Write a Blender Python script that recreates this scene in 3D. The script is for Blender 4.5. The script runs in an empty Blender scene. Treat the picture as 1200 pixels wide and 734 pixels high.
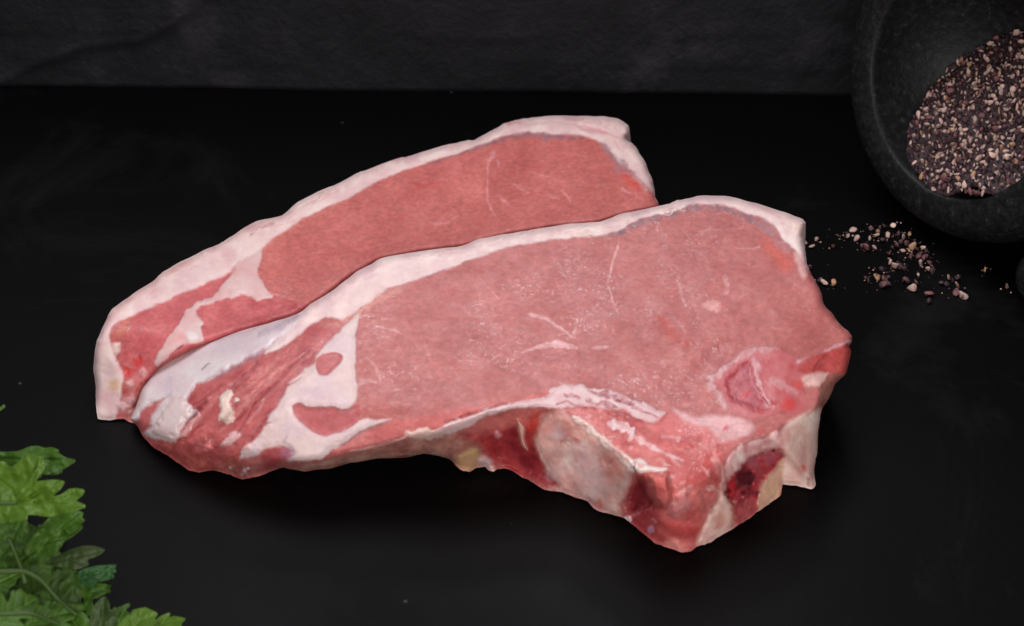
import bpy, math, random
import numpy as np
from mathutils import Vector, Matrix

scene = bpy.context.scene
COL = scene.collection
S = 0.01                                   # all lengths below are centimetres; 1 cm = 0.01 scene units (metres)
rng = np.random.default_rng(7)
random.seed(7)

# ------------------------------------------------------------------ camera
ELEV = math.radians(38.0); DIST = 56.0; FPX = 2239.0; CX, CY = 600.0, 367.0
SE, CE = math.sin(ELEV), math.cos(ELEV)
CAM = np.array([0.0, -DIST * CE, DIST * SE])
RIGHT = np.array([1.0, 0, 0]); UP = np.array([0, SE, CE]); FWD = np.array([0, CE, -SE])
cam_d = bpy.data.cameras.new('camera'); cam = bpy.data.objects.new('camera', cam_d); COL.objects.link(cam)
cam.location = CAM * S
cam.rotation_euler = (math.pi / 2 - ELEV, 0, 0)
cam_d.sensor_width = 36.0; cam_d.lens = 36.0 * FPX / 1200.0
cam_d.clip_start = 0.01; cam_d.clip_end = 20.0
cam_d.dof.use_dof = True; cam_d.dof.focus_distance = 0.535; cam_d.dof.aperture_fstop = 22.0
scene.camera = cam

# ------------------------------------------------------------------ light
world = bpy.data.worlds.new('World'); scene.world = world; world.use_nodes = True
bg = world.node_tree.nodes['Background']; bg.inputs[0].default_value = (0.92, 0.92, 1.0, 1); bg.inputs[1].default_value = 0.16

def area(name, loc, target, sx, sy, power, col):
    d = bpy.data.lights.new(name, 'AREA'); d.shape = 'RECTANGLE'; d.size = sx * S; d.size_y = sy * S
    d.energy = power; d.color = col
    o = bpy.data.objects.new(name, d); COL.objects.link(o)
    o.location = Vector(loc) * S
    o.rotation_euler = (Vector(target) - Vector(loc)).to_track_quat('-Z', 'Y').to_euler()
    return o
area('softbox', (-14, 24, 74), (0, 1, 0), 62, 46, 5.0, (0.975, 0.97, 1.0))
area('fill_panel', (2, -68, 36), (2, 0, 1), 64, 40, 4.1, (1.0, 0.975, 0.96))
area('added_glint_light', (6, 58, 52), (0, 0, 1), 14, 8, 0.6, (0.86, 0.88, 1.0))  # added lamp without a known source, for glints and cool sheen on the meat
scene.view_settings.view_transform = 'Standard'; scene.view_settings.look = 'None'
scene.view_settings.exposure = 0.0; scene.view_settings.gamma = 1.0
scene.view_settings.use_curve_mapping = False

# ------------------------------------------------------------------ helpers
def ray(px, py):
    px = np.asarray(px, float); py = np.asarray(py, float)
    return ((px - CX) / FPX)[..., None] * RIGHT + (-(py - CY) / FPX)[..., None] * UP + FWD
def at(px, py, z):
    """point where the sight line through a photo position meets height z (cm)"""
    d = ray(px, py); t = (np.asarray(z, float) - CAM[2]) / d[..., 2]
    return CAM + d * t[..., None]
def at_plane(px, py, p0, n):
    d = ray(px, py); t = ((np.asarray(p0) - CAM) @ n) / (d @ n)
    return CAM + d * t[..., None]
def to_px(P):
    q = np.asarray(P) - CAM; w = q @ FWD
    return CX + FPX * (q @ RIGHT) / w, CY - FPX * (q @ UP) / w

def lin(c):
    c = np.asarray(c, float) / 255.0
    return np.where(c <= 0.04045, c / 12.92, ((c + 0.055) / 1.055) ** 2.4)
def sstep(a, b, x):
    t = np.clip((x - a) / (b - a), 0, 1); return t * t * (3 - 2 * t)
def hsh(ix, iy, seed):
    h = (ix.astype(np.int64) * 374761393 + iy.astype(np.int64) * 668265263 + seed * 974634777) & 0xFFFFFFFF
    h = ((h ^ (h >> 13)) * 1274126177) & 0xFFFFFFFF
    return ((h ^ (h >> 16)) & 0xFFFFFF) / float(0xFFFFFF)
def vnoise(x, y, seed=0):
    ix = np.floor(x); iy = np.floor(y); fx = x - ix; fy = y - iy
    ux = fx * fx * fx * (fx * (fx * 6 - 15) + 10); uy = fy * fy * fy * (fy * (fy * 6 - 15) + 10)
    a = hsh(ix, iy, seed); b = hsh(ix + 1, iy, seed); c = hsh(ix, iy + 1, seed); d = hsh(ix + 1, iy + 1, seed)
    return (a * (1 - ux) + b * ux) * (1 - uy) + (c * (1 - ux) + d * ux) * uy
def fbm(x, y, seed=0, oct=4, gain=0.5):
    s = 0; a = 1; n = 0
    for k in range(oct):
        s = s + a * (vnoise(x, y, seed + k * 17) - 0.5); n += a; a *= gain
        x, y = (x * 0.8 - y * 0.6) * 2.03, (x * 0.6 + y * 0.8) * 2.03
    return 2 * s / n
def catmull(P, n=6, closed=True):
    P = np.asarray(P, float); m = len(P); out = []
    rngm = range(m) if closed else range(m - 1)
    g = (lambda i: P[i % m]) if closed else (lambda i: P[min(max(i, 0), m - 1)])
    for i in rngm:
        p0, p1, p2, p3 = g(i - 1), g(i), g(i + 1), g(i + 2)
        for k in range(n):
            t = k / n
            a = 0.35                                      # tension keeps corners honest
            m1 = a * (p2 - p0); m2 = a * (p3 - p1)
            out.append((2*t**3-3*t**2+1)*p1 + (t**3-2*t**2+t)*m1 + (-2*t**3+3*t**2)*p2 + (t**3-t**2)*m2)
    if not closed: out.append(P[-1])
    return np.array(out)
def seg_dist(X, Y, poly, closed):
    A = np.asarray(poly, float); B = np.roll(A, -1, 0)
    if not closed: A, B = A[:-1], B[:-1]
    best = np.full(X.shape, 1e18); par = np.zeros(X.shape); nseg = len(A)
    for k in range(nseg):
        dx, dy = B[k] - A[k]; L = dx*dx + dy*dy + 1e-12
        t = np.clip(((X - A[k,0])*dx + (Y - A[k,1])*dy) / L, 0, 1)
        d = (X - A[k,0] - t*dx)**2 + (Y - A[k,1] - t*dy)**2
        m = d < best; best = np.where(m, d, best); par = np.where(m, (k + t)/nseg, par)
    return np.sqrt(best), par
def inside(X, Y, poly):
    A = np.asarray(poly, float); r = np.zeros(X.shape, bool); n = len(A); j = n - 1
    for i in range(n):
        xi, yi = A[i]; xj, yj = A[j]
        if yi != yj:
            c = ((yi > Y) != (yj > Y)) & (X < (xj - xi) * (Y - yi) / (yj - yi) + xi); r ^= c
        j = i
    return r
def sdf(X, Y, poly):
    d, _ = seg_dist(X, Y, poly, True)
    return np.where(inside(X, Y, poly), -d, d)

def link(name, mesh, mat, parent=None):
    o = bpy.data.objects.new(name, mesh); COL.objects.link(o)
    if mat is not None and len(mesh.materials) == 0: mesh.materials.append(mat)
    if parent is not None: o.parent = parent
    return o
def tag(o, label=None, cat=None, group=None, kind=None):
    if label: o['label'] = label
    if cat: o['category'] = cat
    if group: o['group'] = group
    if kind: o['kind'] = kind
    return o
def mesh_np(name, V, F, smooth=True, normals=None, cols=None, extra=None):
    """V (n,3) in cm, F list/array of polygons"""
    me = bpy.data.meshes.new(name)
    V = np.ascontiguousarray(np.asarray(V, float) * S)
    if isinstance(F, np.ndarray):
        k = F.shape[1]; flat = F.ravel(); starts = np.arange(len(F)) * k
        tot = np.full(len(F), k)
    else:
        flat = np.array([i for f in F for i in f]); tot = np.array([len(f) for f in F])
        starts = np.concatenate([[0], np.cumsum(tot)[:-1]])
    me.vertices.add(len(V)); me.vertices.foreach_set('co', V.ravel().astype(np.float32))
    me.loops.add(len(flat)); me.loops.foreach_set('vertex_index', flat.astype(np.int32))
    me.polygons.add(len(starts)); me.polygons.foreach_set('loop_start', starts.astype(np.int32))
    me.polygons.foreach_set('loop_total', tot.astype(np.int32))
    me.polygons.foreach_set('use_smooth', np.full(len(starts), smooth))
    me.update(calc_edges=True); me.validate()
    if cols is not None:
        a = me.color_attributes.new('Col', 'FLOAT_COLOR', 'POINT')
        c4 = np.ones((len(V), 4), np.float32); c4[:, :3] = cols; a.data.foreach_set('color', c4.ravel())
    for k, v in (extra or {}).items():
        a = me.attributes.new(k, 'FLOAT', 'POINT'); a.data.foreach_set('value', np.asarray(v, np.float32))
    if normals is not None: me.normals_split_custom_set_from_vertices([tuple(x) for x in normals])
    return me

def clip_grid(poly, h):
    """regular quads inside a closed outline, border vertices pulled onto it. returns xy, quads, border loop(s)"""
    poly = np.asarray(poly); lo = poly.min(0) - h; hi = poly.max(0) + h
    nx = int((hi[0]-lo[0])/h) + 2; ny = int((hi[1]-lo[1])/h) + 2
    gx, gy = np.meshgrid(lo[0] + h*np.arange(nx), lo[1] + h*np.arange(ny))
    ins = inside(gx, gy, poly)
    q = ins[:-1,:-1] & ins[1:,:-1] & ins[:-1,1:] & ins[1:,1:]
    # drop cells hanging on by a corner
    for _ in range(3):
        p = np.pad(q, 1); nb = p[:-2,1:-1].astype(int)+p[2:,1:-1]+p[1:-1,:-2]+p[1:-1,2:]
        q = q & (nb >= 2)
    idx = np.arange(nx*ny).reshape(ny, nx)
    F = np.stack([idx[:-1,:-1][q], idx[:-1,1:][q], idx[1:,1:][q], idx[1:,:-1][q]], 1)
    used = np.unique(F); remap = -np.ones(nx*ny, int); remap[used] = np.arange(len(used))
    F = remap[F]; XY = np.stack([gx.ravel()[used], gy.ravel()[used]], 1)
    e = np.concatenate([F[:, [0,1]], F[:, [1,2]], F[:, [2,3]], F[:, [3,0]]])
    key = e[:,0].astype(np.int64)*len(XY) + e[:,1]; rkey = e[:,1].astype(np.int64)*len(XY) + e[:,0]
    be = e[~np.isin(key, rkey)]
    # pull border onto outline
    b = np.unique(be); A = poly; B = np.roll(poly, -1, 0); best = np.full(len(b), 1e18); pos = XY[b].copy()
    for k in range(len(A)):
        d = B[k]-A[k]; t = np.clip(((XY[b]-A[k])@d)/(d@d+1e-12), 0, 1); p = A[k] + t[:,None]*d
        dd = ((XY[b]-p)**2).sum(1); m = dd < best; best[m] = dd[m]; pos[m] = p[m]
    XY[b] = pos
    # relax the rows next to the border a little
    nbr_sum = np.zeros_like(XY); cnt = np.zeros(len(XY))
    for a_, b_ in ((0,1),(1,2),(2,3),(3,0)):
        np.add.at(nbr_sum, F[:,a_], XY[F[:,b_]]); np.add.at(cnt, F[:,a_], 1)
        np.add.at(nbr_sum, F[:,b_], XY[F[:,a_]]); np.add.at(cnt, F[:,b_], 1)
    isb = np.zeros(len(XY), bool); isb[b] = True
    near = np.zeros(len(XY), bool); near[F[isb[F].any(1)].ravel()] = True; near &= ~isb
    XY[near] = nbr_sum[near]/cnt[near, None]
    return XY, F, be, isb
def loops_of(be):
    nxt = {}
    for a, b in be: nxt.setdefault(int(a), []).append(int(b))
    out = []
    while nxt:
        s = next(iter(nxt)); lp = [s]; c = s
        while True:
            l = nxt[c]; n = l.pop()
            if not l: del nxt[c]
            if n == s or n not in nxt: break
            lp.append(n); c = n
        if len(lp) > 2: out.append(lp)
    return out
def vnormals(V, quads):
    N = np.zeros_like(V); d1 = V[quads[:,2]] - V[quads[:,0]]; d2 = V[quads[:,3]] - V[quads[:,1]]
    fn = np.cross(d1, d2)
    for k in range(4): np.add.at(N, quads[:,k], fn)
    return N / (np.linalg.norm(N, axis=1, keepdims=True) + 1e-12)

# ------------------------------------------------------------------ node materials
def newmat(name):
    m = bpy.data.materials.new(name); m.use_nodes = True; nt = m.node_tree
    return m, nt, nt.nodes['Principled BSDF']
def N(nt, t, **kw):
    n = nt.nodes.new(t)
    for k, v in kw.items():
        if k in n.inputs.keys(): n.inputs[k].default_value = v
        else: setattr(n, k, v)
    return n
def L(nt, a, b): nt.links.new(a, b)
def ramp(nt, stops, src):
    r = nt.nodes.new('ShaderNodeValToRGB'); e = r.color_ramp.elements
    e[0].position, e[0].color = stops[0][0], (*stops[0][1], 1); e[1].position, e[1].color = stops[-1][0], (*stops[-1][1], 1)
    for p, c in stops[1:-1]:
        x = e.new(p); x.color = (*c, 1)
    L(nt, src, r.inputs[0]); return r
def g3(v): return (v, v, v)

def meat_material(name, rough, bump, sss, grain, wetspots=0.0, spec=0.5):
    m, nt, p = newmat(name)
    col = N(nt, 'ShaderNodeAttribute', attribute_name='Col')
    tc = N(nt, 'ShaderNodeTexCoord')
    n1 = N(nt, 'ShaderNodeTexNoise', Scale=620.0, Detail=4.0, Roughness=0.6); L(nt, tc.outputs['Object'], n1.inputs['Vector'])
    n2 = N(nt, 'ShaderNodeTexNoise', Scale=170.0, Detail=3.0, Roughness=0.55); L(nt, tc.outputs['Object'], n2.inputs['Vector'])
    mp = N(nt, 'ShaderNodeMapping'); mp.inputs['Scale'].default_value = (520, 800, 600); mp.inputs['Rotation'].default_value = (0, 0, 0.5)
    L(nt, tc.outputs['Object'], mp.inputs['Vector'])
    n3 = N(nt, 'ShaderNodeTexNoise', Scale=1.0, Detail=3.0, Roughness=0.6); L(nt, mp.outputs[0], n3.inputs['Vector'])
    # fine value variation of the tissue
    ad = N(nt, 'ShaderNodeMath', operation='ADD'); L(nt, n1.outputs[0], ad.inputs[0]); L(nt, n3.outputs[0], ad.inputs[1])
    mr = N(nt, 'ShaderNodeMapRange'); mr.inputs[1].default_value = 0.7; mr.inputs[2].default_value = 1.3
    mr.inputs[3].default_value = 1 - grain; mr.inputs[4].default_value = 1 + grain; L(nt, ad.outputs[0], mr.inputs[0])
    mx = N(nt, 'ShaderNodeMix', data_type='RGBA', blend_type='MULTIPLY'); mx.inputs[0].default_value = 1.0
    L(nt, col.outputs['Color'], mx.inputs[6]); L(nt, mr.outputs[0], mx.inputs[7])
    L(nt, mx.outputs[2], p.inputs['Base Color'])
    # moist surface
    rr = N(nt, 'ShaderNodeMapRange'); rr.inputs[1].default_value = 0.35; rr.inputs[2].default_value = 0.65
    rr.inputs[3].default_value = rough - 0.10; rr.inputs[4].default_value = rough + 0.14; L(nt, n2.outputs[0], rr.inputs[0])
    rw = N(nt, 'ShaderNodeAttribute', attribute_name='sheen_relief'); rm = N(nt, 'ShaderNodeMath', operation='MULTIPLY_ADD')
    L(nt, rw.outputs['Fac'], rm.inputs[0]); rm.inputs[1].default_value = -0.10; L(nt, rr.outputs[0], rm.inputs[2])
    L(nt, rm.outputs[0], p.inputs['Roughness'])
    p.inputs['Specular IOR Level'].default_value = spec
    hh = N(nt, 'ShaderNodeMath', operation='MULTIPLY_ADD'); L(nt, n3.outputs[0], hh.inputs[0]); hh.inputs[1].default_value = 0.35; L(nt, n2.outputs[0], hh.inputs[2])
    h2 = N(nt, 'ShaderNodeMath', operation='MULTIPLY_ADD'); L(nt, n1.outputs[0], h2.inputs[0]); h2.inputs[1].default_value = 0.7; L(nt, hh.outputs[0], h2.inputs[2])
    wet = N(nt, 'ShaderNodeAttribute', attribute_name='sheen_relief')
    ms = N(nt, 'ShaderNodeMath', operation='MULTIPLY_ADD'); L(nt, wet.outputs['Fac'], ms.inputs[0]); ms.inputs[1].default_value = 0.25; ms.inputs[2].default_value = 0.5
    bp = N(nt, 'ShaderNodeBump', Distance=0.0009); L(nt, h2.outputs[0], bp.inputs['Height'])
    sm = N(nt, 'ShaderNodeMath', operation='MULTIPLY'); L(nt, ms.outputs[0], sm.inputs[0]); sm.inputs[1].default_value = bump
    L(nt, sm.outputs[0], bp.inputs['Strength']); L(nt, bp.outputs[0], p.inputs['Normal'])
    if sss > 0:
        p.inputs['Subsurface Weight'].default_value = sss
        p.inputs['Subsurface Radius'].default_value = (0.0022, 0.0010, 0.0008); p.inputs['Subsurface Scale'].default_value = 1.0
    # thin water film: clear coat carrying the small glints
    cw = N(nt, 'ShaderNodeMath', operation='MULTIPLY'); L(nt, wet.outputs['Fac'], cw.inputs[0]); cw.inputs[1].default_value = wetspots
    n5 = N(nt, 'ShaderNodeTexNoise', Scale=900.0, Detail=3.0, Roughness=0.6); L(nt, tc.outputs['Object'], n5.inputs['Vector'])
    dots = ramp(nt, [(0.52, g3(0.06)), (0.63, g3(1))], n5.outputs[0]); cw2 = N(nt, 'ShaderNodeMath', operation='MULTIPLY'); L(nt, cw.outputs[0], cw2.inputs[0]); L(nt, dots.outputs[0], cw2.inputs[1])
    L(nt, cw2.outputs[0], p.inputs['Coat Weight']); p.inputs['Coat Roughness'].default_value = 0.14
    p.inputs['Coat IOR'].default_value = 1.8
    n4 = N(nt, 'ShaderNodeTexNoise', Scale=1300.0, Detail=2.0, Roughness=0.5); L(nt, tc.outputs['Object'], n4.inputs['Vector'])
    h4 = N(nt, 'ShaderNodeMath', operation='MULTIPLY_ADD'); L(nt, n4.outputs[0], h4.inputs[0]); h4.inputs[1].default_value = 0.6; L(nt, h2.outputs[0], h4.inputs[2])
    b2 = N(nt, 'ShaderNodeBump', Distance=0.0008, Strength=0.5); L(nt, n4.outputs[0], b2.inputs['Height'])
    L(nt, b2.outputs[0], p.inputs['Coat Normal'])
    return m
M_LEAN = meat_material('raw_lean_meat', 0.44, 0.18, 0.20, 0.15, 1.0, 0.26)
M_FAT = meat_material('raw_fat', 0.46, 0.22, 0.22, 0.03, 0.5, 0.40)
M_FILM = meat_material('silver_skin', 0.34, 0.12, 0.15, 0.03, 0.3, 0.5)
M_BONE = meat_material('raw_bone', 0.42, 0.40, 0.22, 0.08, 0.5)
M_MARROW = meat_material('bone_marrow', 0.35, 0.6, 0.0, 0.25, 0.6)

def slate_material(name, base, dust, rough, spec, blotch=9.0, hi=1.9):
    m, nt, p = newmat(name); tc = N(nt, 'ShaderNodeTexCoord')
    a = N(nt, 'ShaderNodeTexNoise', Scale=blotch, Detail=9.0, Roughness=0.65); L(nt, tc.outputs['Object'], a.inputs['Vector'])
    b = N(nt, 'ShaderNodeTexNoise', Scale=420.0, Detail=3.0, Roughness=0.6); L(nt, tc.outputs['Object'], b.inputs['Vector'])
    c = N(nt, 'ShaderNodeTexVoronoi', Scale=75.0); L(nt, tc.outputs['Object'], c.inputs['Vector'])
    r = ramp(nt, [(0.38, tuple(x*0.8 for x in base)), (0.56, tuple(x*1.2 for x in base)), (0.74, tuple(x*hi for x in base))], a.outputs[0])
    spk = ramp(nt, [(0.02, g3(1)), (0.05, g3(0))], c.outputs['Distance'])
    sel = N(nt, 'ShaderNodeTexWhiteNoise', noise_dimensions='3D'); L(nt, c.outputs['Position'], sel.inputs['Vector'])
    th = N(nt, 'ShaderNodeMath', operation='GREATER_THAN'); L(nt, sel.outputs['Value'], th.inputs[0]); th.inputs[1].default_value = 0.60
    mu = N(nt, 'ShaderNodeMath', operation='MULTIPLY'); L(nt, spk.outputs[0], mu.inputs[0]); L(nt, th.outputs[0], mu.inputs[1])
    mu2 = N(nt, 'ShaderNodeMath', operation='MULTIPLY'); L(nt, mu.outputs[0], mu2.inputs[0]); mu2.inputs[1].default_value = 0.8
    mx = N(nt, 'ShaderNodeMix', data_type='RGBA'); L(nt, mu2.outputs[0], mx.inputs[0]); L(nt, r.outputs[0], mx.inputs[6]); mx.inputs[7].default_value = (*dust, 1)
    sm = N(nt, 'ShaderNodeTexNoise', Scale=13.0, Detail=6.0, Roughness=0.7, Distortion=0.8); L(nt, tc.outputs['Object'], sm.inputs['Vector'])
    sr = ramp(nt, [(0.55, g3(0)), (0.78, (0.0065, 0.0062, 0.0064))], sm.outputs[0])      # wiped smears and dried damp marks
    ax = N(nt, 'ShaderNodeMix', data_type='RGBA', blend_type='ADD'); ax.inputs[0].default_value = 1.0
    L(nt, mx.outputs[2], ax.inputs[6]); L(nt, sr.outputs[0], ax.inputs[7]); L(nt, ax.outputs[2], p.inputs['Base Color'])
    rr = ramp(nt, [(0.3, g3(rough + 0.12)), (0.7, g3(rough - 0.08))], a.outputs[0]); L(nt, rr.outputs[0], p.inputs['Roughness'])
    p.inputs['Specular IOR Level'].default_value = spec
    bp = N(nt, 'ShaderNodeBump', Distance=0.0005, Strength=0.10 if hi < 3 else 0.9); L(nt, b.outputs[0], bp.inputs['Height']); L(nt, bp.outputs[0], p.inputs['Normal'])
    return m, nt, p
M_SLATE, nt_, p_ = slate_material('black_slate', (0.0012, 0.00104, 0.00114), (0.05, 0.05, 0.05), 0.46, 0.06)
M_WALL, nt2_, p2_ = slate_material('riven_slate', (0.0092, 0.0085, 0.0102), (0.05, 0.05, 0.055), 0.6, 0.16, 28.0, 3.2)

# ------------------------------------------------------------------ setting: slate board and the riven slate behind it
T_Z = 0.0
def box(x0, x1, y0, y1, z0, z1):
    V = [(x, y, z) for z in (z0, z1) for y in (y0, y1) for x in (x0, x1)]
    F = [(0,2,3,1), (4,5,7,6), (0,1,5,4), (2,6,7,3), (0,4,6,2), (1,3,7,5)]
    return V, F
V, F = box(-60, 60, -45, 30, -1.0, 0.0)
tag(link('slate_surface', mesh_np('slate_surface', V, F, smooth=False), M_SLATE), 'matt black slate surface under the meat', kind='structure')

pl, pr = at(0, 100, 0.0), at(1000, 110, 0.0)
wd = (pr - pl); wang = math.atan2(wd[1], wd[0])
def back_slab():
    nx, nz = 520, 110; W, H = 90.0, 16.0
    u = np.linspace(-W/2, W/2, nx); w = np.linspace(0.0, H, nz); U, Wz = np.meshgrid(u, w)
    # riven relief: layers that end in ragged diagonal steps
    f = fbm(U*0.12 + 3, Wz*0.35, 5, 5, 0.55)
    lay = U*0.045 + Wz*0.32 + f*1.5
    step = lay - np.floor(lay); d = 0.16*(np.floor(lay)*0.5 + sstep(0.0, 0.10, step)) * 0.5
    d = (d - d.mean())*0.11 + 0.03*fbm(U*0.6, Wz*0.7, 9, 5, 0.6) + 0.022*fbm(U*2.4, Wz*2.6, 19, 4, 0.65)
    d = np.clip(d, -0.4, 0.4)
    rp = np.array([(-160,112),(0,95),(20,88),(40,74),(90,58),(130,52),(165,48),(200,30),(225,15),(240,6),(300,-30)], float)
    mid_ = at(560, 104, 0.0); nrm_ = np.array([math.sin(wang), -math.cos(wang), 0.0]); RPt = at_plane(rp[:,0], rp[:,1], mid_, nrm_) - mid_
    ru = RPt @ np.array([math.cos(wang), math.sin(wang), 0]); rw = RPt[:,2]
    below = np.interp(U, ru, rw) + 0.10*fbm(U*1.2, Wz*1.2, 33, 4) - Wz
    left = sstep(ru[-1], ru[-1]-1.0, U)
    d = d - left*(0.08*sstep(-0.02, 0.30, below) - 0.05*np.exp(-((below+0.05)/0.08)**2))
    for w0, sd in ((1.1, 41), (2.2, 43)):
        b2 = w0 + 0.5*fbm(U*0.16, U*0+3, sd, 4) - Wz
        d = d - 0.03*sstep(0, 0.12, b2)*sstep(-0.2, 0.2, fbm(U*0.25, Wz*0.3, sd+1, 3))
    V = np.stack([U, -d, Wz + 0.02], -1).reshape(-1, 3); nb = len(V)
    V = np.concatenate([V, np.stack([U, np.full_like(U, 1.6), Wz + 0.02], -1).reshape(-1, 3)])
    i = np.arange(nx*nz).reshape(nz, nx)
    q = np.stack([i[:-1,:-1], i[:-1,1:], i[1:,1:], i[1:,:-1]], -1).reshape(-1, 4)
    Fs = [q, q[:, ::-1] + nb]
    for e in (i[0], i[-1][::-1], i[:,0][::-1], i[:,-1]):
        Fs.append(np.stack([e[1:], e[:-1], e[:-1]+nb, e[1:]+nb], 1))
    o = link('slate_slab', mesh_np('slate_slab', V, np.concatenate(Fs)), M_WALL)
    mid = at(560, 104, 0.0)
    o.location = Vector(mid + np.array([0, -0.28, 0])) * S; o.rotation_euler = (math.radians(-8), 0, wang)
    tag(o, 'rough dark grey slate slab standing along the back', kind='structure')
    return o
back_slab()

# ------------------------------------------------------------------ the two steaks
def T(o, pts, sc=4.992): return [(o[0] + x/sc, o[1] + y/sc) for x, y in pts]
cA=(100,320); cB=(100,430); cC=(240,320); cD=(300,430); cE=(500,430); cF=(620,510); cG=(770,380); cH=(770,510)
cI=(200,200); cJ=(400,120); cK=(560,120); cL=(770,210); cM=(620,380)

class Slab:
    """surface of a cut of meat: an outline, a height for every point of it, tissues laid out over it, closed underneath"""
    def __init__(self, outline, h, zfun, rag=0.8, seed=0):
        o = catmull(outline, 6)
        s = np.arange(len(o)); nx = fbm(s*0.23, s*0+seed, seed, 3)
        t = np.roll(o, -1, 0) - np.roll(o, 1, 0); t /= np.linalg.norm(t, axis=1, keepdims=True) + 1e-9
        o = o + rag*nx[:, None]*np.stack([t[:,1], -t[:,0]], 1)
        self.outline = o; self.XY, self.F, self.be, self.isb = clip_grid(o, h)
        self.x, self.y = self.XY[:,0], self.XY[:,1]; n = len(self.x)
        self.col = np.zeros((n,3)); self.part = np.zeros(n, int); self.dep = np.zeros(n); self.wet = np.full(n, 0.5)
        self.names = ['']; z = zfun(self.x, self.y, self)
        for _ in range(30):                                        # soften the turn-over of the edges
            a = np.zeros(n); c = np.zeros(n)
            for i_, j_ in ((0,1),(1,2),(2,3),(3,0)):
                a += np.bincount(self.F[:,i_], z[self.F[:,j_]], n) + np.bincount(self.F[:,j_], z[self.F[:,i_]], n)
                c += np.bincount(self.F[:,i_], minlength=n) + np.bincount(self.F[:,j_], minlength=n)
            z = np.where(self.isb, z, 0.4*z + 0.6*a/np.maximum(c, 1))
        if getattr(zfun, 'extra', None):
            wgt = zfun.extra(self.x, self.y)
            for _ in range(160):
                a = np.zeros(n)
                for i_, j_ in ((0,1),(1,2),(2,3),(3,0)):
                    a += np.bincount(self.F[:,i_], z[self.F[:,j_]], n) + np.bincount(self.F[:,j_], z[self.F[:,i_]], n)
                z = np.where(self.isb, z, z + 0.8*wgt*(a/np.maximum(c, 1) - z))
        self.z = z
        self.seed = seed
    def fill(self, col, name): self.col[:] = lin(col); self.pid(name); self.part[:] = self.pid(name)
    def pid(self, name):
        if name not in self.names: self.names.append(name)
        return self.names.index(name)
    def region(self, poly, col=None, soft=1.5, amp=2.0, fr=0.07, k=1.0, relief=0.0, rs=7.0, part=None, wet=None, smooth=True, var=None):
        p = catmull(poly, 4) if smooth else np.asarray(poly, float); m_ = max(soft, rs) + amp + 3
        b = (self.x > p[:,0].min()-m_) & (self.x < p[:,0].max()+m_) & (self.y > p[:,1].min()-m_) & (self.y < p[:,1].max()+m_)
        i = np.nonzero(b)[0]; X = self.x[i]; Y = self.y[i]; self.seed += 3
        d = sdf(X + amp*fbm(X*fr, Y*fr, self.seed, 4), Y + amp*fbm(X*fr, Y*fr, self.seed+50, 4), p)
        w = sstep(soft, -soft, d)*k
        if col is not None:
            c = lin(col)[None]
            if var is not None:
                v = np.clip(0.5 + 0.9*fbm(X*var[1], Y*var[1], self.seed+5, 4), 0, 1)[:, None]; c = c*(1-v) + lin(var[0])[None]*v
            self.col[i] = self.col[i]*(1-w[:,None]) + c*w[:,None]
        if relief: self.dep[i] += relief*sstep(rs*0.35, -rs, d)
        if wet is not None: self.wet[i] = self.wet[i]*(1-w) + wet*w
        if part: self.part[i[d < 0]] = self.pid(part)
        return self
    def stroke(self, line, width, col=None, soft=1.2, k=1.0, amp=1.5, fr=0.09, relief=0.0, part=None, smooth=True, fade=True, wet=None):
        p = catmull(line, 5, False) if smooth else np.asarray(line, float); m_ = np.max(width) + soft + amp + 2
        b = (self.x > p[:,0].min()-m_) & (self.x < p[:,0].max()+m_) & (self.y > p[:,1].min()-m_) & (self.y < p[:,1].max()+m_)
        i = np.nonzero(b)[0]; X = self.x[i]; Y = self.y[i]; self.seed += 3
        d, t = seg_dist(X + amp*fbm(X*fr, Y*fr, self.seed, 4), Y + amp*fbm(X*fr, Y*fr, self.seed+50, 4), p, False)
        wd_ = np.interp(t, np.linspace(0, 1, len(np.atleast_1d(width))), np.atleast_1d(width))/2
        wd_ = wd_*(0.45 + 1.1*vnoise(t*len(p)*0.55 + self.seed, X*0.02, self.seed))
        w = sstep(wd_ + soft, np.maximum(wd_ - soft, -0.2), d)*k
        if fade: w = w*sstep(-0.02, 0.10, t)*sstep(1.02, 0.90, t)
        w = w*(0.75 + 0.5*np.clip(fbm(X*0.2, Y*0.2, self.seed+9, 2), -0.5, 0.5))
        if col is not None: self.col[i] = self.col[i]*(1-w[:,None]) + lin(col)[None]*w[:,None]
        if relief: self.dep[i] += relief*w
        if wet is not None: self.wet[i] = self.wet[i]*(1-w) + wet*w
        if part: self.part[i[d < wd_]] = self.pid(part)
        return self
    def mottle(self, mask, amt, fr, tint=(1.0, 0.6, 0.6), seed=3):
        v = fbm(self.x*fr, self.y*fr*1.15, seed, 4)*amt
        self.col *= np.exp((v*mask)[:,None]*np.array(tint)[None])
    def build(self, root, mats, parents, back_drop=0.02, roll=9.0, rollcm=0.48):
        d, _ = seg_dist(self.x, self.y, self.outline, True)
        # edge rolls away from the viewer
        e = np.clip(1 - d/roll, 0, 1); e = 1 - np.sqrt(np.clip(1 - e*e, 0, 1))
        P = at(self.x, self.y, self.z)
        r = ray(self.x, self.y); r /= np.linalg.norm(r, axis=1, keepdims=True)
        lowz = sstep(0.15, 0.7, self.z)
        P = P - r*(self.dep*sstep(0, 5, d))[:,None] + r*(rollcm*e*lowz)[:,None]
        P[:,2] = np.maximum(P[:,2], 0.03)
        V = P; F = self.F; n = len(V)
        Nn = vnormals(V, F)
        flip = (Nn*(CAM - V)).sum(1).mean() < 0
        if flip: F = F[:, ::-1]; Nn = -Nn
        # walls and underside
        loops = loops_of(self.be); loops.sort(key=len, reverse=True); lp = np.array(loops[0])
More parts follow.
